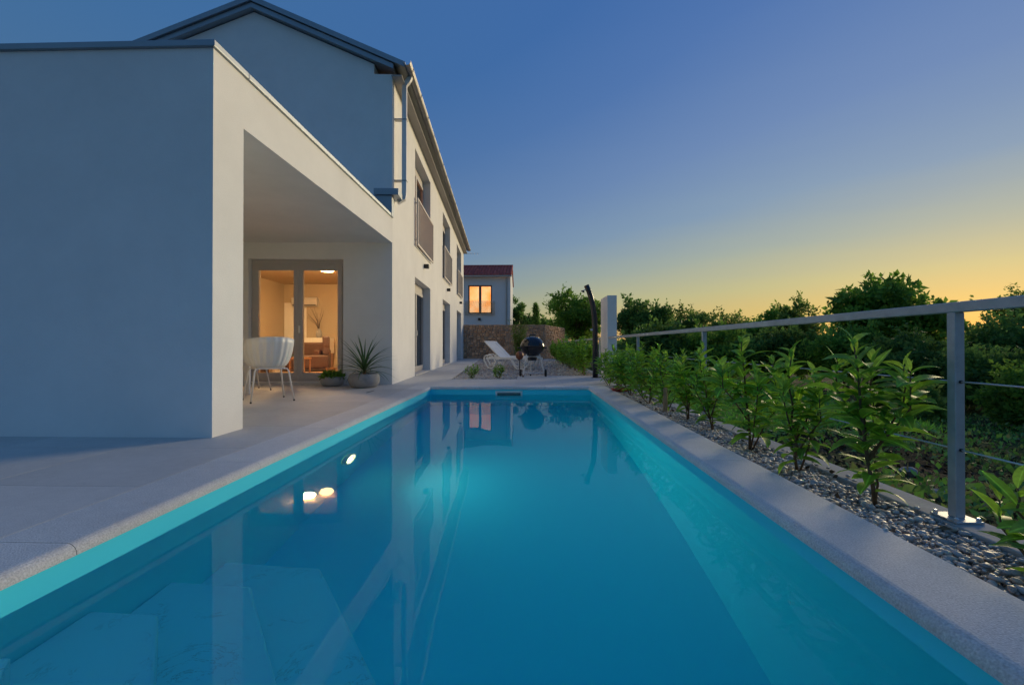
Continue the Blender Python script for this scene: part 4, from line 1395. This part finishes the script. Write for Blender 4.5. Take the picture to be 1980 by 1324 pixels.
LEAF = [laurel_leaf(1.0, random.uniform(.16, .215), b, fo) for b in (.25, .6, .95) for fo in (.25, .5)]
LEAF_OLD = [l.mesh('leaf', 'laurel', True) for l in LEAF]
LEAF_NEW = [l.mesh('leaf', 'laurel_young', True) for l in LEAF]


def laurel(x, y, z, h, label, seed, separate=True, spread=1.0, dens=1.0, group='laurel plants along the fence', lsize=1.0, name='laurel_plant'):
    r = random.Random(seed)
    root = empty(name, (x, y, z)); tag(root, label, 'shrub', group)
    stems = []
    nb_ = 2 + int(2.2 * dens) + r.randrange(2)
    lean = Vector((r.uniform(-.10, .10), r.uniform(-.08, .08), 0)) * spread
    main = []
    for i in range(8):
        t = i / 7
        main.append(Vector((lean.x * t + r.uniform(-.012, .012), lean.y * t + r.uniform(-.012, .012), h * t)))
    stems.append((main, .010 * (h / .8)))
    for k in range(nb_):
        t0 = r.uniform(.05, .55) if k else .03
        base_ = main[int(t0 * 7)]
        a = r.uniform(0, 6.28)
        ln = h * (1 - t0) * r.uniform(.62, .95)
        o_ = Vector((math.cos(a), math.sin(a), 0)) * r.uniform(.08, .17) * spread
        stems.append(([base_ + Vector((o_.x * min(1, s * 1.7), o_.y * min(1, s * 1.7), ln * s)) + Vector((r.uniform(-.01, .01), r.uniform(-.01, .01), 0)) for s in np.linspace(0, 1, 6)], .0065))
    sb = MB()
    for p, rad in stems:
        sb.tube([tuple(q) for q in p], [rad * (1 - .65 * i / (len(p) - 1)) for i in range(len(p))], 7)
    sb.build('stem', 'stem', root, smooth=True)
    V, F, nv = [], [], 0
    leaves = []
    for si, (p, rad) in enumerate(stems):
        L = sum((p[i + 1] - p[i]).length for i in range(len(p) - 1))
        n = max(6, int(L / .031 * (1.0 if si == 0 else .85) * dens))
        ph = r.uniform(0, 6.28)
        for i in range(n):
            t = .10 + .90 * (i / (n - 1)) if si == 0 else .22 + .78 * (i / (n - 1))
            q = t * (len(p) - 1); j = min(int(q), len(p) - 2)
            pos = p[j].lerp(p[j + 1], q - j)
            az = ph + i * 2.4 + r.uniform(-.3, .3)
            tip = t > .90
            el = (R(62) if tip else R(11 + 38 * t)) + r.uniform(-.32, .32)
            s = r.uniform(.095, .15) * lsize * (.62 if tip else (1.05 - .15 * abs(t - .5))) * (.8 + .2 * (h / .8))
            leaves.append((pos, az, el, s, r.uniform(-.5, .5), r.randrange(6), t > .86 and r.random() < .8))
    for pos, az, el, s, roll, k, young in leaves:
        m = Matrix.Rotation(az, 4, 'Z') @ Matrix.Rotation(el, 4, 'X') @ Matrix.Rotation(roll, 4, 'Y')
        if separate:
            link('leaf', (LEAF_NEW if young else LEAF_OLD)[k], root, loc=pos, rot=m.to_euler())
            col.objects[-1].scale = (s, s, s)
        else:
            a3 = np.array(m.to_3x3()) * s
            vv = np.array(LEAF[k].v) @ a3.T + np.array(pos)
            V.append(vv); F += [tuple(nv + i for i in q) for q in LEAF[k].f]; nv += len(vv)
    if not separate:
        me_ = bpy.data.meshes.new('foliage'); me_.from_pydata(np.concatenate(V).tolist(), [], F); me_.shade_smooth()
        me_.materials.append(M['laurel_far'])
        stuff(link('foliage', me_, root))
    return root


LA = [(1.70, 1.50, .36, 'low laurel whose broad leaves enter at the right picture edge'),
      (1.66, 2.23, .80, 'tall branching laurel left of the nearest fence post'),
      (1.63, 2.80, .74, 'slender laurel second along the fence from the nearest post'),
      (1.65, 3.39, .82, 'upright laurel third along the fence with large pale top leaves'),
      (1.67, 4.10, .72, 'laurel just in front of the second fence post'),
      (1.65, 4.70, .76, 'laurel behind the second fence post, fifth in the row'),
      (1.62, 5.32, .76, 'laurel growing behind the short wooden stake')]
for i, (x, y, h, lab) in enumerate(LA):
    laurel(x, y, -.03, h, lab, 40 + i * 3, True, spread=1.2, dens=1.5 if i else .9, lsize=(1.3, 1.28, 1.12, 1.36, 1.1, 1.25, 1.18)[i])
y = 5.95
i = 0
while y < 9.4:
    laurel(1.60 + random.uniform(-.05, .05), y, -.03, random.uniform(.66, .84), ['laurel right behind the one at the wooden stake', 'third laurel from the wooden stake towards the white wall', 'laurel beside the third fence post', 'laurel standing over the red dish', 'laurel just beyond the red dish', 'second laurel before the white shower wall', 'laurel touching the front of the white shower wall'][i], 90 + i, False, spread=1.5, dens=1.6, lsize=1.15)
    y += .52; i += 1
ORD = ['first', 'second', 'third', 'fourth', 'fifth', 'sixth', 'seventh', 'eighth', 'ninth', 'tenth', 'eleventh', 'twelfth', 'thirteenth', 'fourteenth', 'fifteenth']
ROW = ['bushy laurel in the row behind the garden shower, %s from the shower' % q for q in ORD]
y = 11.6
while y < 20.5:
    laurel(1.50 + random.uniform(-.08, .08) + (y - 11) * .0, y, -.03, random.uniform(.80, 1.0), ROW[i - 7], 190 + i, False, spread=2.4, dens=2.0, group='laurels behind the shower', lsize=1.15)
    y += .62; i += 1
laurel(-1.21, 10.22, -.03, .33, 'small bright green shrub in the gravel nearest the house walk', 301, False, spread=.9, dens=2.2, group='small shrubs in the gravel', lsize=.75, name='small_shrub')
laurel(-.60, 10.24, -.03, .34, 'small green shrub in the gravel left of the barbecue', 307, False, spread=.9, dens=2.2, group='small shrubs in the gravel', lsize=.75, name='small_shrub')

for (x, y, h, lab) in ((1.585, 5.22, .29, 'short weathered timber stake among the laurels'), (1.48, 11.55, .42, 'pale timber stake beside the shower hedge')):
    st = empty('timber_stake', (x, y, -.03)); tag(st, lab, 'stake', 'timber plant stakes')
    MB().tube([(0, 0, 0), (.004, 0, h)], [.026, .024], 7).build('shaft', 'timber', st); MB().lathe([(.024, h), (.016, h + .008), (.0, h + .009)], seg=7, cap=False).build('cut_end', 'timber', st)
rd = empty('red_dish', (1.56, 7.55, -.01)); tag(rd, 'red plastic dish lying on the pebbles under the laurels', 'dish')
MB().lathe([(.11, 0), (.15, .035), (.16, .04), (.145, .035), (.10, .008), (.0, .008)], seg=26).build('bowl', 'red', rd); MB().lathe([(.158, .036), (.168, .040), (.158, .044)], seg=26, cap=False).build('rim', 'red', rd)

# sparse upright shrub before the stone wall
ss = empty('feathery_shrub', (-.35, 22.5, -.03)); tag(ss, 'tall feathery grey-green shrub in front of the stone wall', 'shrub')
sb = MB(); pts = []
for i in range(16):
    a = random.uniform(0, 6.28); s = random.uniform(.1, .5); h = random.uniform(1.2, 2.05)
    p = [(s * q ** 1.3 * math.cos(a), s * q ** 1.3 * math.sin(a), h * q) for q in np.linspace(0, 1, 6)]
    sb.tube(p, [.014 * (1 - .8 * q) + .002 for q in np.linspace(0, 1, 6)], 5)
    for q in range(170):
        t = random.uniform(.2, 1.02)
        pts.append((s * t ** 1.3 * math.cos(a) + random.gauss(0, .07), s * t ** 1.3 * math.sin(a) + random.gauss(0, .07), h * t))
sb.build('stem', 'stem', ss)
stuff(link('foliage', leaf_cloud('foliage', np.array(pts), .10, 'leaf_b', up=.9, aspect=4.5), ss))


# ------------------------------------------------------------------ trees
def clumps_in(rx, ry, rz, n, shell=.55):
    out = []
    while len(out) < n:
        p = rng.normal(size=3); p /= np.linalg.norm(p)
        rad = shell + (1 - shell) * rng.random()
        if rng.random() < .25: rad *= rng.random()
        q = p * rad
        if q[2] < -.75: continue
        out.append((q[0] * rx, q[1] * ry, q[2] * rz))
    return np.array(out)


def tree(name, label, x, y, top, rx, rz, leafm, n_clump=46, per=170, leaf=.16, clump_r=.30, aspect=1.8, flat=1.0, group='trees beyond the fence', cat='tree', ry=None, shell=.55, up=.25):
    """top: height of the crown's top (world z), rx / rz crown half width and half height"""
    z0 = ground_z(x, y) - .05
    root = empty(name, (x, y, z0)); tag(root, label, cat, group)
    ry = ry or rx
    cz = top - rz - z0
    C = clumps_in(rx * .86, ry * .86, rz * .86, n_clump, shell)
    C[:, 2] += cz
    tk = MB()
    th = max(.3, cz - rz * .45)
    r0 = .05 + .035 * (rx + rz) / 2
    bend = random.uniform(-.15, .15)
    tp = [(bend * s * s, bend * .6 * s, th * s) for s in np.linspace(0, 1, 5)]
    tk.tube(tp, [r0 * (1.25 - .55 * s) for s in np.linspace(0, 1, 5)], 9)
    for c in C[::2]:
        b = np.array(tp[-1]) * np.array([1, 1, random.uniform(.7, 1)])
        m = b * .45 + c * .55 + np.array([0, 0, -.08 * rz])
        tk.tube([tuple(b), tuple(m), tuple(c)], [r0 * .42, r0 * .22, r0 * .06], 5)
    tk.build('trunk', 'bark', root, smooth=True)
    sz = clump_r * rx * (.7 + .6 * rng.random(n_clump))
    P, O = [], []
    for c, s in zip(C, sz):
        k = int(per * (s / (clump_r * rx)) ** 2)
        d = rng.normal(size=(k, 3)); d /= np.linalg.norm(d, axis=1)[:, None]
        q = d * (s * rng.random(k) ** .45)[:, None]
        q[:, 2] *= .72 * flat
        P.append(q + c); O.append(d)
    hull = [c for c in C if c[2] > cz - .2 * rz]
    for c in hull[:: 1 if len(hull) < 60 else 2]:
        for _ in range(3):
            d = np.array([c[0] / rx, c[1] / ry, (c[2] - cz) / rz]) + rng.normal(size=3) * .45
            d /= np.linalg.norm(d)
            ln = clump_r * rx * (1.0 + .9 * rng.random())
            k = 14
            q = c + d[None, :] * (ln * np.linspace(.45, 1, k))[:, None] + rng.normal(size=(k, 3)) * leaf * .35
            P.append(q); O.append(np.repeat(d[None, :], k, axis=0))
    P = np.concatenate(P); O = np.concatenate(O)
    stuff(link('crown', leaf_cloud('crown', P, leaf, leafm, up=up, aspect=aspect, outward=O * .6), root))
    return root


def px_tree(name, label, xl, xr, ytop, ybot, Y, leafm, **k):
    cx = (xl + xr) / 2
    x, _, zt = at(cx, ytop, Y); zb = at(cx, ybot, Y)[2]
    rx = (xr - xl) / 2 / 880 * Y
    return tree(name, label, x, Y, zt, rx, (zt - zb) / 2, leafm, **k)


px_tree('broad_tree', 'rounded dark green tree above the right end of the stone wall', 1052, 1172, 560, 668, 34, 'leaf_a', n_clump=84, per=150, leaf=.20, clump_r=.24)
px_tree('broad_tree', 'dense dark tree just right of the white shower wall', 1178, 1296, 572, 680, 30, 'leaf_c', n_clump=84, per=150, leaf=.18, clump_r=.24)
px_tree('small_tree', 'thin dark tree at the edge of the pale neighbouring house', 978, 1018, 572, 650, 40, 'leaf_c', n_clump=22, per=130, leaf=.2, clump_r=.33)
px_tree('small_tree', 'low bushy tree in the gap left of the rounded tree', 1002, 1070, 606, 660, 42, 'leaf_c', n_clump=34, per=170, leaf=.22, clump_r=.3)
px_tree('open_tree', 'open-crowned tree right of the dense dark tree', 1284, 1382, 590, 680, 38, 'leaf_b', n_clump=44, per=120, leaf=.19, clump_r=.26)
px_tree('open_tree', 'loose low tree in the middle of the tree line', 1368, 1470, 596, 690, 36, 'leaf_b', n_clump=46, per=130, leaf=.19, clump_r=.26)
px_tree('open_tree', 'loose feathery tree with rounded top left of the tallest tree', 1496, 1584, 577, 680, 27, 'leaf_b', n_clump=40, per=110, leaf=.16, clump_r=.25)
px_tree('bushy_tree', 'bushy low tree between the loose trees', 1436, 1530, 598, 700, 31, 'leaf_a', n_clump=50, per=180, leaf=.18, clump_r=.28)
px_tree('tall_tree', 'tallest broad-leaved tree standing against the sunset', 1600, 1812, 524, 700, 19, 'leaf_a', n_clump=100, per=105, leaf=.19, clump_r=.175, aspect=1.7, ry=2.2)
px_tree('spreading_tree', 'wispy spreading tree behind the fence at the right edge', 1868, 2090, 552, 668, 20, 'leaf_b', n_clump=44, per=105, leaf=.13, clump_r=.20, flat=.45, shell=.35)
px_tree('bushy_tree', 'dense low tree under the wispy tree at the right edge', 1800, 2080, 628, 760, 17, 'leaf_c', n_clump=90, per=190, leaf=.15, clump_r=.24)

# conifer behind the wall
cf = empty('conifer', (at(1036, 600, 38)[0], 38, ground_z(.9, 38))); tag(cf, 'small pointed dark conifer in the gap above the stone wall', 'tree')
ct = at(1036, 588, 38)[2] - cf.location.z
MB().tube([(0, 0, 0), (0, 0, ct * .96)], [.12, .02], 7).build('trunk', 'bark', cf)
k = 2600
t = rng.random(k) ** .7; a = rng.random(k) * 6.283; rr_ = (1 - t) * 1.25 * np.sqrt(rng.random(k)) * (0.75 + .25 * np.cos(t * 60))
P = np.stack([rr_ * np.cos(a), rr_ * np.sin(a), .6 + t * (ct - .6)], axis=1)
stuff(link('crown', leaf_cloud('crown', P, .26, 'leaf_c', up=-.1, aspect=4), cf))

# shrubs in front of the trees
SH = [(1196, 1330, 628, 735, 21, 'leaf_c', 'dark shrub low behind the fence, right of the white wall'),
      (1300, 1450, 630, 745, 20, 'leaf_a', 'mid green shrub behind the second fence post'),
      (1430, 1570, 634, 738, 18.5, 'leaf_c', 'dark rounded shrub beyond the lawn, left of the tallest tree'),
      (1545, 1700, 630, 742, 16.5, 'leaf_a', 'leafy shrub beyond the lawn under the tallest tree'),
      (1680, 1830, 640, 790, 12.5, 'leaf_c', 'large dark shrub left of the nearest fence post'),
      (1812, 1990, 668, 800, 10.5, 'leaf_c', 'dark spreading shrub right of the nearest fence post'),
      (1905, 2080, 700, 850, 8.2, 'leaf_a', 'green shrub at the right edge below the cable'),
      (1690, 1790, 735, 840, 8.6, 'leaf_b', 'low olive green shrub on the slope beside the fence post')]
for xl, xr, yt, yb, Y, lm, lab in SH:
    px_tree('shrub', lab, xl, xr, yt, yb, Y, lm, n_clump=60, per=190, leaf=.035 + .0058 * Y, clump_r=.27, group='shrubs beyond the fence', cat='shrub')

# far wood closing the horizon
k = 26000
fx_ = rng.uniform(-60, 150, k); fy = rng.uniform(62, 88, k)
hh = 3.6 + 1.5 * np.sin(fx_ * .31) + 1.1 * np.sin(fx_ * .83 + 1) + .8 * np.sin(fx_ * 1.9)
P = np.stack([fx_, fy, -1.8 + hh * rng.random(k) ** .6], axis=1)
o = stuff(link('far_wood', leaf_cloud('far_wood', P, .75, 'leaf_c', up=.2, aspect=1.6)))
o['label'] = 'low dark wood along the horizon'; o['category'] = 'wood'

# ground cover, leaf litter and rocks on the slope
k = 26000
gx = 2.0 + 7.5 * rng.random(k) ** 1.5; gy = .8 + 9.0 * rng.random(k)
keep = (np.sin(gx * 1.7 + 1.1 * np.sin(gy * 1.1)) + np.sin(gy * 1.9 + gx * .6) + rng.normal(size=k) * .5) > -.55
gx, gy = gx[keep], gy[keep]
hgt = .05 + .13 * (np.sin(gx * 3.1) * np.sin(gy * 2.7) > -.1)
P = np.stack([gx, gy, np.array([ground_z(a, b) for a, b in zip(gx, gy)]) + hgt * rng.random(len(gx))], axis=1)
o = stuff(link('ground_cover', leaf_cloud('ground_cover', P, .055, 'cover', up=1.0, aspect=1.7))); o['label'] = 'low leafy ground cover on the slope beside the fence'; o['category'] = 'ground cover'
k = 9000
gx = 1.97 + 7.5 * rng.random(k) ** 1.4; gy = .8 + 8.5 * rng.random(k)
P = np.stack([gx, gy, np.array([ground_z(a, b) for a, b in zip(gx, gy)]) + .012], axis=1)
o = stuff(link('leaf_litter', leaf_cloud('leaf_litter', P, .06, 'dry_leaf', up=.0, aspect=1.8))); o['label'] = 'brown fallen leaves on the soil of the slope'; o['category'] = 'leaf litter'

def rock(x, y, s, label, seed):
    import bmesh
    r = random.Random(seed)
    bm = bmesh.new(); bmesh.ops.create_icosphere(bm, subdivisions=3, radius=1)
    ph = [r.uniform(0, 6) for _ in range(6)]
    for vv in bm.verts:
        c = vv.co
        k_ = 1 + .16 * math.sin(c.x * 2.3 + ph[0]) + .14 * math.sin(c.y * 3.1 + ph[1]) + .09 * math.sin(c.z * 5 + c.x * 4 + ph[2]) + .05 * math.sin(c.y * 9 + ph[3])
        vv.co = Vector((c.x * 1.25, c.y * .9, c.z * .62)) * (k_ * s)
    me_ = bpy.data.meshes.new('rock'); bm.to_mesh(me_); bm.free(); me_.materials.append(M['rock']); me_.shade_smooth()
    o_ = link('rock', me_, None, (x, y, ground_z(x, y) + s * .2), (0, 0, r.uniform(0, 6)))
    tag(o_, label, 'rock', 'grey rocks on the slope')


rock(2.42, 2.62, .10, 'large rounded grey rock just behind the kerb by the post', 1)
rock(3.15, 3.55, .085, 'grey rock higher on the slope left of the nearest post', 2)
rock(3.5, 4.3, .07, 'small flat grey stone among the ground cover farther up the slope', 3)
rock(2.62, 3.05, .06, 'small grey stone behind the large rounded rock', 4)
